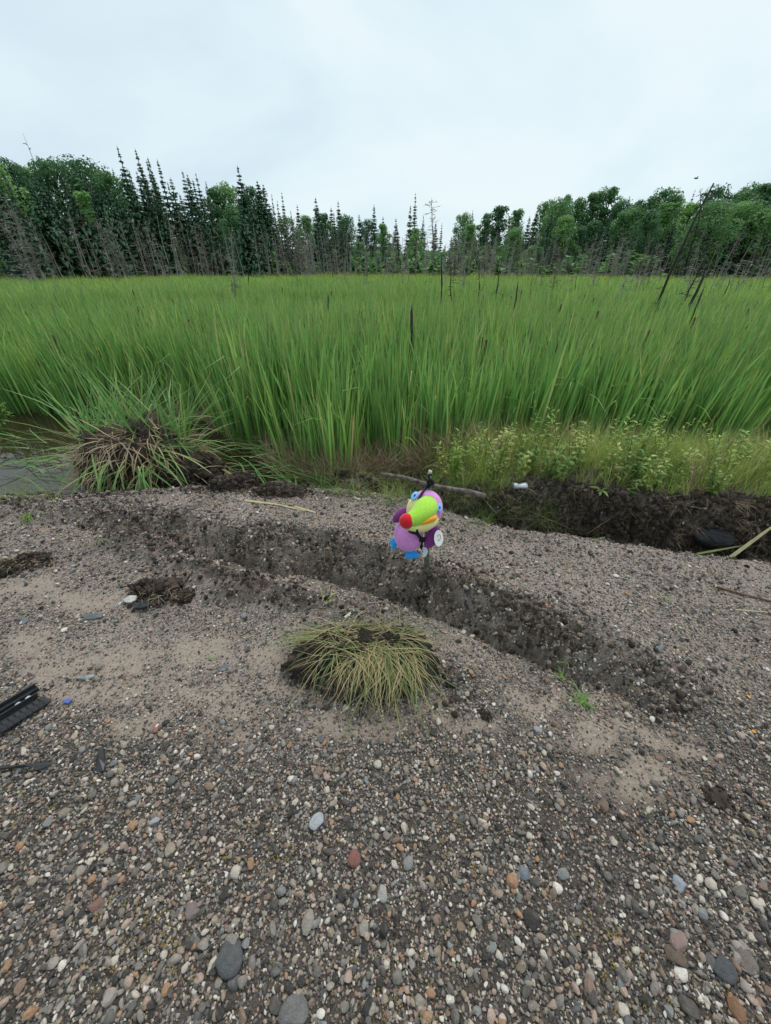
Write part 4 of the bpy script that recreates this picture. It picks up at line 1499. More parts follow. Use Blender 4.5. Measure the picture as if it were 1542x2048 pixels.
ball_o = bpy.data.objects['root_ball']
face_o = bpy.data.objects['mud_face']
crumbs_on(clump, [ball_o, face_o], 800, .008)
for k in range(24):     # fans of living leaves
    mb = MB()
    fx, fy = random.uniform(-.45, .42), random.uniform(-.02, .3)
    for _ in range(9):
        az = math.pi / 2 + random.gauss(0, 1.0) + (-.9 * fx)
        arc_leaf(mb, (fx + random.gauss(0, .02), fy + random.gauss(0, .02), .42 - .35 * abs(fx)), az, random.uniform(.7, 1.4), random.uniform(.5, .95), random.uniform(.2, 1.2), random.uniform(.010, .018), random.random())
    mb.build('leaf_fan', M_CATF, clump)
mb = MB()
for _ in range(95):     # leaves laid down sideways
    sgn = random.choice([-1, 1, 1])
    arc_leaf(mb, (random.uniform(-.3, .35), random.uniform(-.18, .2), random.uniform(.25, .46)), (0 if sgn > 0 else math.pi) + random.gauss(-.2 * sgn, .5), random.uniform(-.1, .5), random.uniform(.35, .8), random.uniform(.5, 1.6), random.uniform(.009, .016), random.random())
for _ in range(34):
    arc_leaf(mb, (random.uniform(-.1, .34), random.uniform(-.34, -.2), random.uniform(.2, .46)), -math.pi / 2 + random.gauss(-.2, .5), random.uniform(-.2, .4), random.uniform(.3, .55), random.uniform(1.2, 2.4), random.uniform(.010, .017), random.random())
tag(mb.build('flattened_leaves', M_CATF, clump), kind='stuff')
mb = MB()
for p, d_ in surf(ball_o, 2000) + surf(face_o, 130) + sum((surf(o_, 170) for o_ in clump.children if o_.name.startswith('root_lump')), []):
    az = math.atan2(d_.y, d_.x) + random.gauss(0, 1.1)
    arc_leaf(mb, p, az, random.uniform(-1.0, .9), random.uniform(.10, .36), random.uniform(.2, 2.4), random.uniform(.005, .012), random.random(), 4)
tag(mb.build('dead_leaves_and_roots', M_STRAW, clump), kind='stuff')

# leaves lying over the water at the far left and broken leaves along the ditch
mb = MB()
for px, py, k, z0, az0 in ((60, 885, 20, -.18, math.pi), (130, 920, 18, -.24, math.pi), (130, 965, 8, -.28, 2.8), (600, 920, 70, -.15, -.5), (650, 945, 40, -.2, -.4), (470, 900, 36, -.1, .0), (430, 950, 20, -.2, 0), (560, 955, 26, -.15, -.3), (690, 960, 24, -.2, -2)):
    for _ in range(k):
        xx, yy = at_z(px + random.gauss(0, 45), py + random.gauss(0, 14), z0)
        zz = max(z0, h(xx, yy) + .01, -.295)
        arc_leaf(mb, (xx, yy, zz), az0 + random.gauss(0, .45), random.uniform(.05, .4), random.uniform(.35, .8), random.uniform(.3, .8), random.uniform(.009, .015), random.random())
tag(mb.build('fallen_cattail_leaves', M_CATF), kind='stuff')

# mixed leafy weeds and seed stalks in the bank grass
WD = []
for k in range(6):
    mb = MB()
    for _ in range(3):
        az, hh_ = random.uniform(0, 6.28), random.uniform(.7, 1.0)
        tip = Vector((math.cos(az) * .16, math.sin(az) * .16, hh_))
        mb.tube([(0, 0, 0), tip * .5, tip], [.012, .009, .004], 4, .3)
        for j in range(16 if k < 4 else 26):
            q = .15 + .85 * j / 16 if k < 4 else .55 + .45 * random.random()
            p = tip * min(1, q)
            if k < 4:
                arc_leaf(mb, p, j * 2.4, random.uniform(.1, .9), random.uniform(.16, .26) * (1.15 - .6 * q), .8, random.uniform(.04, .07), random.random(), 3)
            else:
                arc_leaf(mb, p, random.uniform(0, 6.28), random.uniform(.6, 1.3), random.uniform(.04, .09), .5, .012, random.random(), 2)
    WD.append(mb.mesh('bank_weed', M_GRASS_G if k < 2 else M_GRASS if k < 4 else M_STRAW))
wd_coll = source_collection('weed_source', WD)
n = 230
x = rng.uniform(.5, 5.0, n)
y = np.interp(x, BANK_W[:, 0], BANK_W[:, 1]) + .05 + rng.uniform(0, .95, n)
z = land(x, y)[0]
s = rng.uniform(.16, .42, n)
scatter('bank_weeds', np.stack([x, y, z - .01], 1), np.stack([rng.normal(0, .15, n), rng.normal(0, .15, n), rng.uniform(0, 6.28, n)], 1), np.stack([s] * 3, 1), rng.integers(0, 6, n), wd_coll)

# low leafy plant at the left edge over the water
M_LUSH = leaf_mat('lush_leaf', [(0, (.09, .19, .03)), (1, (.20, .32, .06))], .8, .4, .5)


def leafy(name, loc, hgt, stems, lab, cat, m_, group=None, leaf=.05, droop=.4, spread=.25):
    rt = empty(name, loc, lab, cat, group, random.uniform(0, 6.28))
    sb, fb = MB(), MB()
    for _ in range(stems):
        az = random.uniform(0, 6.28)
        ln = random.uniform(.02, spread)
        H_ = hgt * random.uniform(.75, 1.05)
        pts = [Vector((math.cos(az) * ln * q * q * H_ * 2, math.sin(az) * ln * q * q * H_ * 2, H_ * q)) for q in (0, .25, .5, .75, 1)]
        sb.tube(pts, [.004, .0035, .003, .002, .001], 4)
        nlf = int(16 + 26 * H_)
        for k in range(nlf):
            q = .15 + .85 * k / nlf
            i = min(3, int(q * 4))
            p = pts[i].lerp(pts[i + 1], q * 4 - i)
            la = k * 2.4 + random.uniform(-.4, .4)
            LL = leaf * random.uniform(.7, 1.15) * (1.1 - .55 * q)
            arc_leaf(fb, p, la, random.uniform(.25, .8), LL, droop, LL * .24, random.random(), 3)
    sb.build('stem', M_GRASS_G, rt)
    fb.build('foliage', m_, rt)
    return rt


def shrub_leaf(m_, loc, lab):
    rt = empty('leafy_shrub', loc, lab, 'shrub')
    sb, fb = MB(), MB()
    for _ in range(9):
        az, H_ = random.uniform(0, 6.28), random.uniform(.2, .4)
        tip = Vector((math.cos(az) * .22, math.sin(az) * .22, H_))
        sb.tube([(0, 0, 0), tip * .5 + Vector((0, 0, .06)), tip], [.005, .004, .002], 4)
        for _ in range(16):
            q = random.uniform(.35, 1)
            p = tip * q + Vector((0, 0, .1 * q * (1 - q)))
            a = random.uniform(0, 6.28)
            arc_leaf(fb, p, a, random.uniform(-.2, .5), random.uniform(.05, .08), .5, random.uniform(.02, .032), random.random(), 3)
    sb.build('stem', M_GRASS_G, rt)
    fb.build('foliage', m_, rt)


xx, yy = at_z(5, 870, -.3)
shrub_leaf(M_LUSH, (xx, yy, -.32), 'low bright yellow-green leafy shrub at the left edge above the ditch water')

# goldenrod on the bank
M_GOLD = leaf_mat('goldenrod_leaf', [(0, (.16, .25, .05)), (.6, (.30, .41, .085)), (1, (.50, .52, .13))], .7, .4, .5)
for px, py, hp, lab in [
    (905, 960, .50, 'goldenrod plant right above the knot of the cross'), (950, 962, .42, 'goldenrod plant just right of the cross, above the branch end'),
    (990, 965, .52, 'tall goldenrod plant above the right end of the cross branch'), (1060, 955, .56, 'goldenrod with a pale top behind the crushed can'),
    (1105, 955, .50, 'bushy goldenrod plant right of the pale topped one'), (1145, 950, .42, 'short goldenrod plant above the bare rim of the bank'),
    (1205, 940, .55, 'goldenrod plant among tan seed stems in mid bank'), (1262, 945, .58, 'yellow-green goldenrod right of the tan seed stems'),
    (1300, 945, .50, 'goldenrod with a drooping tip in the bank grass'), (1405, 955, .48, 'goldenrod left of the right-hand yellow pair'),
    (1440, 965, .42, 'low yellow goldenrod, left one of the right-hand pair'), (1515, 965, .52, 'yellow goldenrod at the right edge of the bank'),
]:
    xx, yy = at_z(px, py, -.02)
    yb1 = float(np.interp(xx, BANK_W[:, 0], BANK_W[:, 1]))
    yy = max(yy, yb1 + .12)
    leafy('goldenrod_plant', (xx, yy, h(xx, yy) - .01), hp, 3, lab, 'plant', M_GOLD, 'goldenrod on the cut bank', .082)
# broad weed at the rim of the bank
p = hit(1200, 985)
rt = empty('broadleaf_weed', p, 'small broad-leaved green weed hanging over the rim of the dark cut bank', 'weed')
mb = MB()
for k in range(9):
    arc_leaf(mb, (0, 0, .02), k * .7 + random.uniform(-.4, .4), random.uniform(.1, .9), random.uniform(.05, .11), 1.2, .026, random.random(), 4)
mb.build('leaf', M_GRASS_G, rt)

# ------------------------------------------------------------------ the grassy sod in front
M_SODGRASS = leaf_mat('sod_grass', [(0, (.09, .16, .055)), (.22, (.19, .26, .085)), (.45, (.36, .31, .15)), (.8, (.50, .38, .21)), (1, (.52, .33, .17))], .85, .3, .6)
sp_ = hit(730, 1335)
sod = empty('grass_sod', sp_, 'overturned dark sod with long drooping green and straw grass in the foreground', 'grass sod')
for q_, r3_, m_ in (((-.12, .03, .04), (.20, .12, .15), M_SOIL), ((.06, .04, .06), (.22, .13, .17), M_SOIL), ((-.22, .0, .01), (.10, .09, .08), M_SOIL2), ((.19, .0, .03), (.13, .12, .11), M_SOIL),
                    ((-.03, -.07, .02), (.15, .09, .09), M_SOIL2), ((.1, -.1, .0), (.1, .07, .05), M_SOIL2), ((-.1, -.11, -.01), (.07, .05, .04), M_SOIL2)):
    soil_lump('soil', sod, q_, r3_, random.randint(1, 99), m_, 5 if r3_[0] > .15 else 4, .75, 1.9)
crumbs_on(sod, [o for o in sod.children], 230, .006, .22)
sod.scale = (.97, .9, .74)
mb = MB()
for _ in range(360):      # blades falling over the front
    q = random.betavariate(3.2, 1.4)
    x0 = -.24 + .46 * q
    p = (x0 + random.gauss(0, .025), .0 + random.gauss(0, .05), .205 - .25 * abs(x0 - .04) + random.gauss(0, .012))
    az = -math.pi / 2 + random.gauss(.0, .5) + x0 * .8
    arc_leaf(mb, p, az, random.uniform(.1, .8), random.uniform(.13, .32) if random.random() < .92 else random.uniform(.32, .42), random.uniform(1.2, 3.2), random.uniform(.0018, .0040), random.random(), 8, .15)
for _ in range(360):      # matted crown, combed to the sides
    sg = random.choice((-1, 1, 1))
    arc_leaf(mb, (random.uniform(-.18, .18), .05 + random.gauss(0, .05), .215 + random.uniform(-.02, .02)), (0 if sg > 0 else math.pi) + random.gauss(0, .6), random.uniform(.0, .5), random.uniform(.12, .3), random.uniform(.6, 1.8), random.uniform(.0018, .0034), random.random(), 7, .14)
for _ in range(70):       # wisp trailing left
    arc_leaf(mb, (-.12 + random.gauss(0, .06), .09 + random.gauss(0, .025), .15), math.pi + random.gauss(-.1, .2), random.uniform(.0, .3), random.uniform(.18, .38), random.uniform(.5, 1.1), random.uniform(.002, .0035), random.random() * .6, 7)
for _ in range(9):        # long strays reaching over the gravel
    arc_leaf(mb, (random.uniform(-.02, .2), -.08, .12), -math.pi / 2 + random.gauss(0, .45), random.uniform(.0, .4), random.uniform(.34, .46), random.uniform(.9, 1.5), .004, random.random() * .5, 9)
tag(mb.build('grass_blades', M_SODGRASS, sod), kind='stuff')
mb = MB()
for _ in range(120):
    a = random.uniform(0, 6.28)
    arc_leaf(mb, (.3 * math.cos(a) * random.uniform(.6, 1), -.02 + .17 * math.sin(a), random.uniform(0, .15)), a + random.gauss(0, .8), random.uniform(-1.2, .3), random.uniform(.04, .12), random.uniform(.2, 1.5), .0016, random.random(), 4)
tag(mb.build('fine_roots', M_STRAW, sod), kind='stuff')

# other clods
for px, py, sx, sy, sz, lab, grass in [
    (310, 1190, .13, .09, .055, 'dark crumbly sod with rusty roots beside the grey plastic shard', 30),
    (365, 1192, .07, .05, .03, 'small rusty rooted sod right of the dark crumbly one', 20),
    (45, 1130, .12, .08, .05, 'flat brown sod with dry grass at the left edge of the road', 60),
    (470, 975, .22, .12, .10, 'flat grey-black mud heap right of the uprooted clump', 10),
    (560, 985, .20, .10, .07, 'low mud heap with straw in the middle of the ditch edge', 10),
    (712, 972, .20, .12, .11, 'brown matted root heap left of the cross', 60),
    (1435, 1600, .04, .03, .025, 'small blackish clod in the right foreground gravel', 0),
    (970, 1428, .018, .016, .014, 'small black lump on the sand right of the foreground sod', 0),
]:
    p = hit(px, py)
    cl = empty('earth_clod', p, lab, 'clod', 'loose clods of earth')
    los = []
    for k in range(4 if sx > .05 else 1):
        kx, ky = (random.uniform(-.55, .55) * sx, random.uniform(-.5, .5) * sy) if sx > .05 else (0, 0)
        f_ = random.uniform(.35, .7) if sx > .05 else 1
        los.append(soil_lump('soil', cl, (kx, ky, sz * .05), (sx * f_, sy * f_ * 1.1, sz * random.uniform(.6, 1.1)), random.randint(20, 99), M_SOIL if k % 2 else M_SOIL2, 4, .8, 2.0))
    crumbs_on(cl, los, int(60 + 900 * sx), max(.0035, min(.007, sx * .06)), .45)
    if grass:
        mb = MB()
        for _ in range(grass * 2):
            a = random.uniform(0, 6.28)
            arc_leaf(mb, (sx * .9 * math.cos(a) * random.random() ** .5, sy * .9 * math.sin(a) * random.random() ** .5, sz * .8), random.uniform(0, 6.28), random.uniform(-.3, .6), random.uniform(.15, .7) * sx, random.uniform(.2, 1.8), .0016, random.random() * .7, 5)
        tag(mb.build('dry_roots', M_STRAW, cl), kind='stuff')

# ------------------------------------------------------------------ small green sprigs and straws
def sprig(px, py, n_, L_, lab, m_=M_GRASS_G, az0=None, w=.004):
    p = hit(px, py)
    mb_ = MB()
    for _ in range(n_):
        az = (az0 if az0 is not None else 0) + random.gauss(0, .5 if az0 is not None else 2)
        arc_leaf(mb_, Vector((random.gauss(0, .012), random.gauss(0, .012), .012)), az, random.uniform(.0, .6), L_ * random.uniform(.5, 1.1), random.uniform(.4, 1.4), w, random.random(), 6)
    o = mb_.build('grass_sprig', m_, None, loc=p)
    return tag(o, lab, 'grass sprig', 'torn sprigs of grass')


M_SPRIG = leaf_mat('sprig_green', [(0, (.10, .22, .04)), (1, (.22, .36, .08))], .8, .35, .5)
sprig(1160, 1405, 34, .085, 'bright green torn grass sprig lying in the wheel rut on the right', M_SPRIG, None, .004)
sprig(1125, 1360, 12, .08, 'thin tail of green grass above the bright sprig in the right rut', M_SPRIG, 1.9, .003)
sprig(1133, 1325, 6, .05, 'few green blades at the foot of the ploughed step on the right', M_SPRIG, None, .003)
sprig(775, 1200, 14, .17, 'upright green grass shoot behind the foreground sod', M_GRASS_G, 1.2, .0035)
sprig(655, 1205, 8, .10, 'thin yellowish grass shoot above the white plastic stick', M_GRASS, 1.4, .003)
sprig(205, 1085, 10, .05, 'tiny green tuft on the gravel right of the flat brown sod', M_SPRIG, None, .003)
sprig(60, 1030, 40, .12, 'pale green grass spilling over the road edge at the far left', M_GRASS_G, -1.2, .004)
sprig(425, 1320, 5, .04, 'couple of pale green blades on the sand left of the sod', M_SPRIG, 1.0, .003)
sprig(1320, 1195, 5, .05, 'light green leaf scrap on the gravel right of the cross', M_SPRIG, None, .004)


def straw(pts_px, w, lab, m_, lift=.012, flat=True, name='straw', cat='straw'):
    pts = []
    for i, (px, py) in enumerate(pts_px):
        q = hit(px, py)
        pts.append(q + Vector((0, 0, lift)))
    p0 = pts[0].copy()
    mb_ = MB()
    P2 = []
    for i in range(len(pts) - 1):
        for k in range(4):
            P2.append(pts[i].lerp(pts[i + 1], k / 4) - p0)
    P2.append(pts[-1] - p0)
    if flat:
        dv = (P2[-1] - P2[0])
        mb_.ribbon(P2, [w * (1 - .75 * (i / len(P2)) ** 2) for i in range(len(P2))], (-dv.y, dv.x, .35 * dv.length), .9)
    else:
        mb_.tube(P2, [w * (1 - .4 * i / len(P2)) for i in range(len(P2))], 7)
    o = mb_.build(name, m_, None, not flat, p0)
    return tag(o, lab, cat, 'loose stalks and straws')


M_PALE = plain('pale_reed', (.46, .42, .22), .6, .3, 12, .3)
M_GREENREED = plain('green_reed', (.24, .30, .09), .55, .35, 12, .3)
M_TWIG = plain('brown_twig', (.16, .10, .065), .85, .2, 30, .5, .6, .003)
straw([(490, 1003), (560, 1012), (610, 1024)], .014, 'dry straw stalk, left of two lying on the gravel shoulder', M_PALE)
straw([(590, 1015), (632, 1028)], .012, 'short dry straw, right of two lying on the gravel shoulder', M_PALE)
straw([(1425, 1174), (1480, 1190), (1560, 1210)], .007, 'thin brown twig lying on the gravel at the right edge', M_TWIG, .01, False, 'twig', 'twig')
straw([(1470, 1222), (1545, 1228)], .005, 'faint straw on the gravel under the brown twig', M_PALE)
straw([(690, 1238), (708, 1222)], .014, 'white plastic stick lying behind the grassy sod', plain('white_plastic', (.62, .62, .60), .5, .4), .01, True, 'plastic_stick', 'litter')
# reed leaves in the trench at the right edge, stiff and propped on the gravel lip
def reed(a_px, b_px, za, w, lab, m_):
    a_ = hit(*a_px) + Vector((0, 0, .01))
    r_ = ray(*b_px)
    tt = (za - CAM_Z) / r_[2]
    b3 = Vector((r_[0] * tt, r_[1] * tt, za))
    mb_ = MB()
    P2 = [a_.lerp(b3, k / 6) - a_ for k in range(7)]
    dv = b3 - a_
    mb_.ribbon(P2, [w * (1 - .6 * (k / 6) ** 2) for k in range(7)], (-dv.y * .6, dv.x * .6, dv.length), .9)
    tag(mb_.build('reed_leaf', m_, None, False, a_), lab, 'reed leaf', 'torn reed leaves in the trench')


reed((1458, 1118), (1560, 1042), .10, .030, 'pale thick reed leaf slanting up out of the trench at the right edge', M_PALE)
reed((1475, 1116), (1560, 1062), .06, .016, 'thin green reed leaf beside the pale thick one at the right edge', M_GREENREED)
reed((1392, 1110), (1492, 1090), .03, .013, 'narrow yellowish reed leaf lying across in front of the black boulder', M_GREENREED)
reed((1170, 1072), (1222, 1036), -.05, .012, 'straw-coloured reed leaf leaning on the cut bank', M_PALE)
reed((1187, 1082), (1210, 1074), -.0, .012, 'short green reed scrap at the foot of the cut bank', M_GREENREED)

# boulder in the cut bank
p = hit(1425, 1075)
me_ = clod_mesh('boulder', 4, 31, one_stone_mat('boulder_black', (.045, .045, .05), (.02, .02, .022)), .25, (1, .8, .62), 1.0)
o = link('boulder', me_, None, p + Vector((0, -.0, .01)), (0, .1, .2), (.165, .15, .13))
tag(o, 'smooth black boulder half buried in the dark cut bank at the right', 'boulder')

# crushed can on the rim
p = hit(1038, 978)
can = empty('crushed_can', p + Vector((0, 0, .03)), 'crushed silvery drink can lying on the grassy rim of the cut bank', 'can', None)
can.rotation_euler = (R(8), R(4), R(8))
M_CAN = plain('can_paint', (.62, .64, .70), .35, .5, 20, .5, .3, .002, metal=.4)
mb = MB()
pts, rad = [], []
prof = [(-.062, .020), (-.058, .027), (-.05, .031), (-.02, .029), (0, .024), (.02, .03), (.05, .032), (.057, .027), (.061, .022)]
n_ = 18
vs, fs = [], []
for i, (xx, rr) in enumerate(prof):
    for k in range(n_):
        a = 2 * math.pi * k / n_
        dent = 1 - .28 * math.exp(-((xx - .0) / .02) ** 2) * (1 + math.cos(a - 1.2)) / 2 + .03 * math.sin(5 * a + xx * 90)
        vs.append((xx, rr * dent * math.cos(a), rr * dent * math.sin(a) * .85))
for i in range(len(prof) - 1):
    for k in range(n_):
        fs.append((i * n_ + k, i * n_ + (k + 1) % n_, (i + 1) * n_ + (k + 1) % n_, (i + 1) * n_ + k))
mb.add(vs, fs)
mb.build('can_wall', M_CAN, can, True)
for sgn, nm in ((-1, 'can_base'), (1, 'can_lid')):
    mb = MB()
    vs = [(sgn * .0585, 0, 0)] + [(sgn * .061, .0222 * math.cos(2 * math.pi * k / 18), .0222 * math.sin(2 * math.pi * k / 18) * .85) for k in range(18)]
    mb.add(vs, [(0, 1 + k, 1 + (k + 1) % 18) for k in range(18)])
    mb.build(nm, plain('bare_aluminium', (.6, .6, .6), .3, .5, metal=.8), can)

# ------------------------------------------------------------------ broken black plastic
M_BLK = plain('black_plastic', (.022, .023, .026), .42, .5, 60, .4, .25, .002)
M_GREYP = plain('grey_plastic', (.10, .11, .12), .45, .5, 30, .3)
M_CLIP = plain('clip_white', (.55, .55, .52), .6, .4, 40, .4)


def box(mb_, c, sx, sy, sz, q=None, taper=1.0):
    c = Vector(c)
    vs = []
    for z_ in (-1, 1):
        k = taper if z_ > 0 else 1
        for x_, y_ in ((-1, -1), (1, -1), (1, 1), (-1, 1)):
            v = Vector((x_ * sx * k, y_ * sy * k, z_ * sz))
            vs.append(c + (q @ v if q else v))
    mb_.add(vs, [(0, 3, 2, 1), (4, 5, 6, 7), (0, 1, 5, 4), (1, 2, 6, 5), (2, 3, 7, 6), (3, 0, 4, 7)])


a_, b_ = hit(-25, 1478), hit(88, 1402)
v = b_ - a_
L_ = v.length
gr = empty('broken_grille_piece', (a_ + b_) / 2 + Vector((-.01, .02, .028)), 'broken black plastic vehicle trim with comb teeth and two white clips at the left edge', 'car part')
gr.rotation_euler = (R(-6), R(4), math.atan2(v.y, v.x))
gr.scale = (1, 1.2, 1.2)
mb = MB()
box(mb, (0, .030, .010), L_ / 2, .010, .006)
box(mb, (0, .038, .018), L_ / 2 * .97, .0035, .012)
box(mb, (-.01, .006, .006), L_ / 2 * .96, .016, .003)
box(mb, (-.02, -.016, .0), L_ / 2 * .9, .010, .003)
mb.build('trim_bar', M_BLK, gr)
mb = MB()
for yy in (.017, -.006):
    box(mb, (-.01, yy, .014), L_ / 2 * .94, .0022, .007)
mb.build('rib', M_BLK, gr)
nT = 9
for k in range(nT):
    mb = MB()
    x0 = -L_ * .42 + L_ * .86 * k / (nT - 1)
    mb.add([(x0 - .010, -.022, .006), (x0 + .012, -.022, .006), (x0 + .018, -.060, -.002), (x0 - .000, -.058, -.004),
            (x0 - .010, -.022, -.002), (x0 + .012, -.022, -.002), (x0 + .018, -.060, -.008), (x0 - .000, -.058, -.009)],
           [(0, 1, 2, 3), (7, 6, 5, 4), (0, 4, 5, 1), (1, 5, 6, 2), (2, 6, 7, 3), (3, 7, 4, 0)])
    mb.add([(x0 - .011, -.020, .004), (x0 - .008, -.020, .004), (x0 + .001, -.056, .016), (x0 - .002, -.056, .016), (x0 - .011, -.020, .010), (x0 - .008, -.020, .010)], [(0, 3, 4), (1, 5, 2), (4, 3, 2, 5), (0, 1, 2, 3)])
    mb.build('tooth', M_BLK, gr)
for x0 in (L_ * .10, L_ * .28):
    v_, f_ = ico(2)
    mb = MB()
    mb.add(v_ * np.array([.011, .008, .005]) * (1 + .1 * np.sin(v_[:, :1] * 7)) + np.array([x0, .006, .012]), f_)
    mb.build('clip', M_CLIP, gr, True)


def shard(outline_px, thick, m_, lab, lift=.014, name='plastic_shard', ridge=0.0, bend=.0):
    pts = [hit(px, py) for px, py in outline_px]
    c = sum(pts, Vector()) / len(pts)
    zz = max(p.z for p in pts) + lift
    mb_ = MB()
    n_ = len(pts)
    up = [(p.x - c.x, p.y - c.y, thick + bend * math.sin(i * 1.9)) for i, p in enumerate(pts)]
    dn = [(x_, y_, z_ - thick) for x_, y_, z_ in up]
    mb_.add(up + dn + [(0, 0, thick + ridge)], [(i, (i + 1) % n_, 2 * n_) for i in range(n_)] + [tuple(range(2 * n_ - 1, n_ - 1, -1))] +
            [(i, n_ + i, n_ + (i + 1) % n_, (i + 1) % n_) for i in range(n_)])
    o = mb_.build(name, m_, None, False, (c.x, c.y, zz))
    return tag(o, lab, 'plastic shard', 'broken plastic pieces on the gravel')


shard([(-12, 1538), (50, 1534), (104, 1529), (110, 1534), (85, 1544), (70, 1538), (-12, 1545)], .004, M_BLK, 'long thin black plastic blade at the left edge below the trim piece', .016, ridge=.01)
shard([(204, 1500), (212, 1500), (216, 1535), (212, 1548), (198, 1548), (198, 1530)], .006, M_BLK, 'narrow black plastic shard standing out of the gravel right of the long blade', .018, ridge=.012)
shard([(248, 1204), (262, 1198), (276, 1194), (274, 1204), (266, 1212), (255, 1210)], .006, M_CLIP, 'pale grey curled plastic shard against the dark crumbly sod', .012, ridge=.012, bend=.01)
shard([(268, 1212), (292, 1206), (306, 1212), (290, 1224), (272, 1222)], .012, M_BLK, 'black plastic lump under the pale grey curled shard', .004, ridge=.015)
shard([(168, 1232), (180, 1230), (207, 1231), (205, 1238), (188, 1240), (170, 1241)], .004, M_GREYP, 'dark blue-grey flat plastic scrap left of the crumbly sod', .004, ridge=.008)
shard([(28, 1240), (60, 1236), (56, 1246), (48, 1252), (42, 1244)], .004, M_GREYP, 'dark pointed plastic scrap at the left of the gravel', .004, ridge=.008)
shard([(130, 1403), (141, 1399), (145, 1404), (139, 1409), (131, 1408)], .003, plain('blue_plastic', (.06, .10, .36), .45, .5), 'small bright blue plastic chip right of the trim piece', .008)
shard([(436, 1340), (452, 1330), (458, 1334), (442, 1346)], .003, M_GREYP, 'thin slate-coloured plastic sliver on the sand left of the sod', .004)
shard([(157, 1358), (190, 1352), (191, 1357), (176, 1362), (158, 1361)], .010, plain('light_grey_plastic', (.26, .26, .25), .6, .3), 'grey broken plastic clip on the sand above the trim piece', .004, ridge=.008)

# orange bits (turned leaves)
M_ORANGE = plain('orange_leaf', (.55, .24, .03), .6, .3)
for px, py, lab in ((1498, 1398, 'tiny orange leaf on the gravel at the right, upper one'), (1503, 1465, 'tiny orange leaf on the gravel at the right, lower one'), (678, 1340, 'tiny orange leaf caught in the grassy sod')):
    p = hit(px, py)
    if px == 678: p = p + Vector((0, -.06, .10))
    mb = MB()
    arc_leaf(mb, (0, 0, .008), random.uniform(0, 6), .2, .022, .8, .012, .5, 4)
    tag(mb.build('fallen_leaf', M_ORANGE, None, False, p), lab, 'leaf', 'orange fallen leaves')

# ------------------------------------------------------------------ stick cross with the plush bird
base = hit(853, 1136)
Dc = math.hypot(base.x, base.y)


def on_plane(px, py, back=0.0):
    """point on the upright plane through the stake that faces the viewer"""
    r_ = ray(px, py)
    return Vector((r_[0], r_[1], r_[2])) * ((base.y + back) / r_[1]) + Vector((0, 0, CAM_Z))


M_STAKE = plain('green_grey_bark', (.20, .21, .13), .85, .2, 40, .5, .6, .004, col2=(.04, .04, .03))
M_BRANCH = plain('lichen_bark', (.25, .22, .18), .9, .2, 38, .5, .9, .008, col2=(.05, .04, .033))
M_BREAK = plain('raw_wood', (.66, .55, .40), .8, .2, 60, .3)
M_CORD = plain('black_cord', (.012, .012, .014), .7, .3)
cross = empty('stick_cross', base, 'makeshift cross of a thin stake and a lichen-spotted branch stuck in the gravel', 'stick cross')
tip = on_plane(859, 947)
mb = MB()
sp_pts = [base - Vector((0, 0, .08)), base, base.lerp(tip, .35) + Vector((-.004, 0, 0)), base.lerp(tip, .7) + Vector((.003, 0, 0)), tip]
mb.tube([p - base for p in sp_pts], [.018, .017, .014, .0105, .009], 9)
for q, a in ((.5, .3), (.82, 2.5), (.9, -.4)):
    p = base.lerp(tip, q) - base
    mb.tube([p, p + Vector((math.cos(a) * .022, -.004, .012))], [.006, .003], 5)
mb.build('stake', M_STAKE, cross, True)
mb = MB()
p = tip - base
mb.tube([p, p + Vector((0.002, 0, .010)), p + Vector((-.003, 0, .018))], [.0095, .010, .004], 7)
mb.tube([p + Vector((.006, 0, .002)), p + Vector((.008, 0, .017))], [.005, .002], 5)
mb.build('broken_tip', M_BREAK, cross)
mb = MB()
bl, br = on_plane(763, 950, .03), on_plane(968, 994, .03)
P2, R2 = [], []
for i in range(15):
    q = i / 14
    p = bl.lerp(br, q) + Vector((0, .004 * math.sin(q * 9), .006 * math.sin(q * 7 + 1) + .010 * math.sin(math.pi * q)))
    P2.append(p - base)
    R2.append((.0085 + .006 * q) * (1 + .12 * math.sin(i * 2.3)))
mb.tube(P2, R2, 9)
for q, dz in ((.18, .02), (.62, .015), (.33, -.012)):
    p = bl.lerp(br, q) - base
    mb.tube([p, p + Vector((.012, -.004, dz))], [.006, .002], 5)
mb.build('crossbar', M_BRANCH, cross, True)
mb = MB()
p = P2[-1]
mb.tube([p - (P2[-1] - P2[-2]) * .02, p + (P2[-1] - P2[-2]).normalized() * .006], [R2[-1] * 1.01, R2[-1] * .7], 9)
mb.build('cut_end', plain('reddish_break', (.24, .13, .09), .9, .2, 50, .4), cross)

# plush bird: built in its own frame, x to its left side as seen, y up, z out of its chest
ctr = on_plane(836, 1052, -.155)
zax = (Vector((0, 0, CAM_Z)) - ctr).normalized()
xax = Vector((0, 0, 1)).cross(zax).normalized()
yax = zax.cross(xax)
depth = (ctr - Vector((0, 0, CAM_Z))).dot(Vector((0, CP, -SP)))
U = depth / FPX * (260 / 1542)        # one pixel of the enlarged view, in metres
bird = empty('plush_bird', ctr, 'purple plush toucan with green beak and red nose tied to the stick cross', 'plush toy')
Mrot = Matrix((xax, yax, zax)).transposed()
bird.rotation_euler = Mrot.to_euler()
CXZ, CYZ = 600.0, 785.0


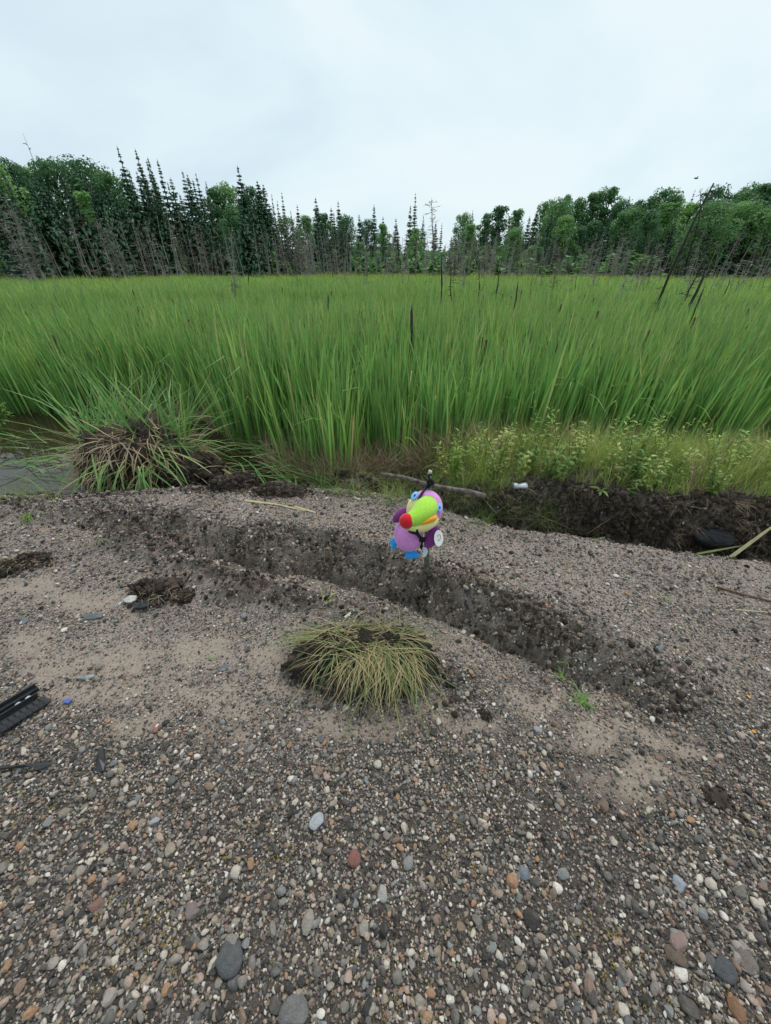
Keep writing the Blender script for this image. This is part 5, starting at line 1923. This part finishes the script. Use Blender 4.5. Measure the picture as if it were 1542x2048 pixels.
def plush(name, col, col2=None):
    m_, t_, b_s = mat(name)
    n_ = noise_node(t_, 90, 5, .65)
    rp_ = ramp(t_, [(.3, tuple(x_ * .78 for x_ in col)), (.7, col)])
    t_.links.new(n_.outputs['Fac'], rp_.inputs['Fac'])
    t_.links.new(rp_.outputs['Color'], b_s.inputs['Base Color'])
    b_s.inputs['Roughness'].default_value = .95
    b_s.inputs['Specular IOR Level'].default_value = .1
    b_s.inputs['Sheen Weight'].default_value = .35
    b_s.inputs['Sheen Roughness'].default_value = .5
    n2_ = noise_node(t_, 350, 3, .6)
    n3_ = noise_node(t_, 14, 2, .5)
    hh_ = math_node(t_, 'ADD', math_node(t_, 'MULTIPLY', n2_.outputs['Fac'], .25), n3_.outputs['Fac'])
    bump(t_, b_s, hh_, .5, .004)
    return m_


F_MAUVE = plush('mauve_plush', (.66, .27, .62))
F_DARK = plush('dark_purple_plush', (.20, .036, .19))
F_GREEN = plush('lime_plush', (.36, .66, .06))
F_CREAM = plush('cream_plush', (.80, .76, .30))
F_RED = plush('red_plush', (.60, .012, .02))
F_ORANGE = plush('orange_felt', (.90, .33, .01))
F_BLUE = plush('blue_plush', (.02, .33, .80))
F_EYE = plush('pale_blue_embroidery', (.22, .52, .86))
F_PUPIL = plain('dark_blue_thread', (.006, .012, .06), .4, .5)


def V2(x_, y_, z_=0, head=False):
    """enlarged-view pixel to the toy's frame; the toy hangs nearly upright, so higher parts stand further out"""
    return Vector(((x_ - CXZ) * U, (CYZ - y_) * U, (z_ + (88 if head else .45 * (CYZ - y_))) * U))


def ball(name, m_, c, r3, rotz=0, rot=None, pw=1.0, sub=4, fn=None, parent=None, head=False):
    v_, f_ = ico(sub)
    out = []
    q = (Euler(rot) if rot else Euler((0, 0, rotz))).to_matrix()
    for p_ in v_:
        p_ = Vector(p_)
        if fn: p_ = fn(p_)
        p_ = Vector((p_.x * r3[0], p_.y * r3[1], p_.z * r3[2])) * U
        out.append(q @ p_ + V2(*c, head=head))
    mb_ = MB()
    mb_.add(out, f_)
    return mb_.build(name, m_, parent or bird, True)


# body, with a seam ridge
ball('body', F_MAUVE, (490, 890, -30), (175, 205, 150), 0.12, fn=lambda p_: p_ * (1 + .05 * p_.y * -1) + Vector((0, 0, .04 * (1 - abs(p_.x)))))
# head hood
ball('head', F_MAUVE, (665, 590, 0), (205, 235, 165), -0.30)
# cream face: front lower shell of the head, slightly proud
v_, f_ = ico(5)
q = Euler((0, 0, -.30)).to_matrix()
keep = set()
out = []
for i, p_ in enumerate(v_):
    px_, py_, pz_ = p_
    # boundary of the hood: an arch over the forehead
    arch = .42 - (.75 if px_ > 0 else .35) * px_ * px_ - .10 * px_
    if pz_ > -.45 and py_ < arch + .0: keep.add(i)
    out.append(q @ (Vector((px_ * 205, py_ * 235, pz_ * 165)) * 1.022 * U) + V2(665, 590, 0))
ff = [f for f in f_ if all(i in keep for i in f)]
used_ = sorted({i for f in ff for i in f})
rm = {i: k for k, i in enumerate(used_)}
mb = MB()
mb.add([out[i] for i in used_], [tuple(rm[i] for i in f) for f in ff])
o = mb.build('face', F_CREAM, bird, True)
sd = o.modifiers.new('thick', 'SOLIDIFY')
sd.thickness = 6 * U
sd.offset = -1
# beak: a chain of rings from the forehead out towards the nose
path = [(712, 466, 110, 70, 45), (704, 517, 150, 116, 74), (679, 579, 195, 136, 98), (639, 638, 235, 127, 106), (585, 688, 270, 108, 97), (530, 722, 300, 90, 86), (490, 738, 322, 74, 72)]
pc = [V2(a, b_, c_, True) for a, b_, c_, _, _ in path]
vs, fs = [], []
nr = 28
for i, (a, b_, c_, ra, rb) in enumerate(path):
    tdir = (pc[min(i + 1, len(pc) - 1)] - pc[max(i - 1, 0)]).normalized()
    sx_ = tdir.cross(Vector((0.25, .75, .6))).normalized()
    sy_ = sx_.cross(tdir).normalized()
    for k in range(nr):
        an = 2 * math.pi * k / nr
        vs.append(pc[i] + sx_ * ra * U * math.cos(an) + sy_ * rb * U * math.sin(an))
for i in range(len(path) - 1):
    for k in range(nr):
        fs.append((i * nr + k, i * nr + (k + 1) % nr, (i + 1) * nr + (k + 1) % nr, (i + 1) * nr + k))
fs.append(tuple(range(nr)))
fs.append(tuple((len(path) - 1) * nr + k for k in range(nr))[::-1])
mb = MB()
mb.add(vs, fs)
bk = mb.build('beak', F_GREEN, bird, True)
bm_ = bk.modifiers.new('sub', 'SUBSURF')
bm_.levels = bm_.render_levels = 1
# lower beak, cream, under the orange mouth line
mb = MB()
vs, fs = [], []
path2 = [(775, 690, 95, 70, 40), (735, 735, 150, 95, 62), (670, 775, 190, 100, 70), (590, 795, 225, 92, 66), (520, 795, 260, 76, 58), (475, 785, 275, 50, 44)]
pc2 = [V2(a, b_, c_, True) for a, b_, c_, _, _ in path2]
for i, (a, b_, c_, ra, rb) in enumerate(path2):
    tdir = (pc2[min(i + 1, len(pc2) - 1)] - pc2[max(i - 1, 0)]).normalized()
    sx_ = tdir.cross(Vector((0, 1, 0))).normalized()
    sy_ = sx_.cross(tdir).normalized()
    for k in range(nr):
        an = 2 * math.pi * k / nr
        vs.append(pc2[i] + sx_ * ra * U * math.cos(an) + sy_ * rb * U * math.sin(an))
for i in range(len(path2) - 1):
    for k in range(nr):
        fs.append((i * nr + k, i * nr + (k + 1) % nr, (i + 1) * nr + (k + 1) % nr, (i + 1) * nr + k))
fs.append(tuple(range(nr)))
fs.append(tuple((len(path2) - 1) * nr + k for k in range(nr))[::-1])
mb.add(vs, fs)
lb = mb.build('lower_beak', F_CREAM, bird, True)
# orange mouth wedge
mb = MB()
mw = [(590, 778, 300, 6), (630, 758, 304, 18), (680, 732, 298, 27), (730, 705, 276, 33), (770, 684, 238, 33), (795, 670, 198, 16)]
mb.tube([V2(a, b_, c_, True) for a, b_, c_, _ in mw], [r_ * U for _, _, _, r_ in mw], 12)
mb.build('mouth', F_ORANGE, bird, True)
ball('nose', F_RED, (475, 740, 335), (80, 86, 76), head=True)
# wings
ball('wing', F_DARK, (385, 670, -20), (62, 118, 45), rot=(0, 0, -.75))
ball('wing', F_DARK, (775, 905, 25), (82, 150, 62), rot=(.1, .2, -.38))
ball('foot', F_BLUE, (318, 1018, 20), (42, 68, 42), .25, fn=lambda p_: p_ * (1 + .12 * math.cos(3 * math.atan2(p_.y, p_.x))))
ball('foot', F_BLUE, (545, 1138, 40), (88, 56, 50), .12, fn=lambda p_: p_ * (1 + .10 * math.cos(3 * math.atan2(p_.y, p_.x) + 1)))
# eyes: embroidered patches on the head
for ex, ey, ez, rx, ry, rz, ryy in ((540, 446, 108, 40, 58, -.25, -.5), (830, 565, 98, 36, 56, -.15, .75)):
    eo = ball('eye', F_EYE, (ex, ey, ez), (rx, ry, 16), rot=(-.25, ryy, rz), head=True)
    ball('pupil', F_PUPIL, (ex + 2, ey - 3, ez + 15), (13, 19, 6), rot=(-.25, ryy, rz), sub=3, parent=eo, head=True)
# hang tag: white oval card with a red swirl
tg = MB()
c_ = (848, 912, 105)
rot = Euler((.1, .35, .12)).to_matrix()
nt_ = 32
vs = [rot @ Vector((57 * math.cos(2 * math.pi * k / nt_), 96 * math.sin(2 * math.pi * k / nt_), zz)) * U + V2(*c_) for zz in (3, -3) for k in range(nt_)]
tg.add(vs, [tuple(range(nt_)), tuple(range(2 * nt_ - 1, nt_ - 1, -1))] + [(k, nt_ + k, nt_ + (k + 1) % nt_, (k + 1) % nt_) for k in range(nt_)])
tago = tg.build('tag', plain('white_card', (.80, .82, .80), .35, .5), bird)
sw = MB()
P2 = []
for k in range(26):
    an = -2.2 + k / 25 * 6.6
    rr = 34 - 20 * k / 25
    P2.append(rot @ Vector((rr * .8 * math.cos(an) + 2, rr * 1.15 * math.sin(an) + 18, 4.5)) * U + V2(*c_))
sw.tube(P2, [(3.2 if 4 < k < 20 else 1.8) * U for k in range(26)], 6)
P2 = [rot @ Vector((a, b_, 4.5)) * U + V2(*c_) for a, b_ in ((-16, -22), (0, -30), (16, -20))]
sw.tube(P2, [2.2 * U] * 3, 6)
sw.build('printed_swirl', plain('red_ink', (.55, .05, .09), .5, .4), tago)
# sewn care label
mb = MB()
mb.ribbon([V2(690, 1040, -10), V2(712, 1085, 0), V2(706, 1125, 14), V2(690, 1160, 20)], [52 * U, 56 * U, 54 * U, 50 * U], (1, .25, .3))
o = mb.build('care_label', plain('white_label', (.62, .68, .80), .6, .3), bird)
sd = o.modifiers.new('thick', 'SOLIDIFY')
sd.thickness = 2 * U

# black cord that ties the bird on
cord = empty('black_cord', ctr, 'black braided cord tying the plush bird to the stick cross', 'cord')
cord.rotation_euler = bird.rotation_euler


def rope(name, pts, r_, twist=True):
    P3 = [V2(*p_[:3], head=len(p_) > 3) for p_ in pts]
    fine = []
    for i in range(len(P3) - 1):
        for k in range(7):
            fine.append(P3[i].lerp(P3[i + 1], k / 7))
    fine.append(P3[-1])
    mb_ = MB()
    mb_.tube(fine, [r_ * U * (1.0 + (.3 if i % 2 else -.08)) for i in range(len(fine))], 7)
    return mb_.build(name, M_CORD, cord, True)


rope('head_strand', [(705, 285, -60), (672, 330, 10, 1), (650, 362, 55, 1), (625, 405, 128, 1), (598, 460, 150, 1), (578, 525, 165, 1)], 13)
rope('neck_strand', [(505, 842, 275, 1), (540, 858, 282, 1), (590, 866, 240, 1), (625, 905, 130), (652, 945, 80), (655, 1000, -20), (655, 1040, -120), (668, 1070, -270)], 16)
rope('chin_strand', [(585, 795, 300, 1), (592, 830, 292, 1), (600, 870, 235, 1)], 15)
rope('knot', [(650, 935, 95), (680, 925, 90), (672, 960, 85), (640, 955, 90), (655, 925, 100)], 17)
rope('lashing', [(690, 240, -80), (730, 262, -70), (745, 285, -80), (715, 300, -60), (685, 285, -60), (680, 262, -65), (715, 250, -60), (740, 270, -100), (705, 300, -110), (690, 330, -60)], 17)
rope('cord_end', [(700, 240, -80), (688, 215, -75), (700, 190, -80), (728, 200, -78)], 10)

# ------------------------------------------------------------------ bird in the sky
p = at_dist(1392, 357, 45)
fb = empty('flying_bird', p, 'tiny dark bird flying above the right wood', 'bird')
M_BIRD = plain('bird_dark', (.05, .05, .055), .8, .2)
v_, f_ = ico(3)
mb = MB()
mb.add(v_ * np.array([.13, .04, .04]) * (1 + .0 * v_[:, :1]), f_)
mb.add(v_ * np.array([.035, .03, .03]) + np.array([.14, 0, .015]), f_)
mb.add([(-.11, -.02, 0), (-.11, .02, 0), (-.2, .04, 0), (-.2, -.04, .005)], [(0, 1, 2, 3)])
mb.build('body', M_BIRD, fb, True)
for s_ in (-1, 1):
    mb = MB()
    mb.add([(.06, s_ * .03, .01), (-.05, s_ * .03, .01), (-.04, s_ * .16, .08), (.05, s_ * .17, .09), (-.06, s_ * .34, .06), (.06, s_ * .03, .018), (-.05, s_ * .03, .016), (-.04, s_ * .16, .086), (.05, s_ * .17, .097)],
           [(0, 1, 2, 3), (3, 2, 4), (5, 8, 7, 6), (8, 4, 7), (0, 3, 8, 5), (1, 6, 7, 2)])
    mb.build('wing', M_BIRD, fb)
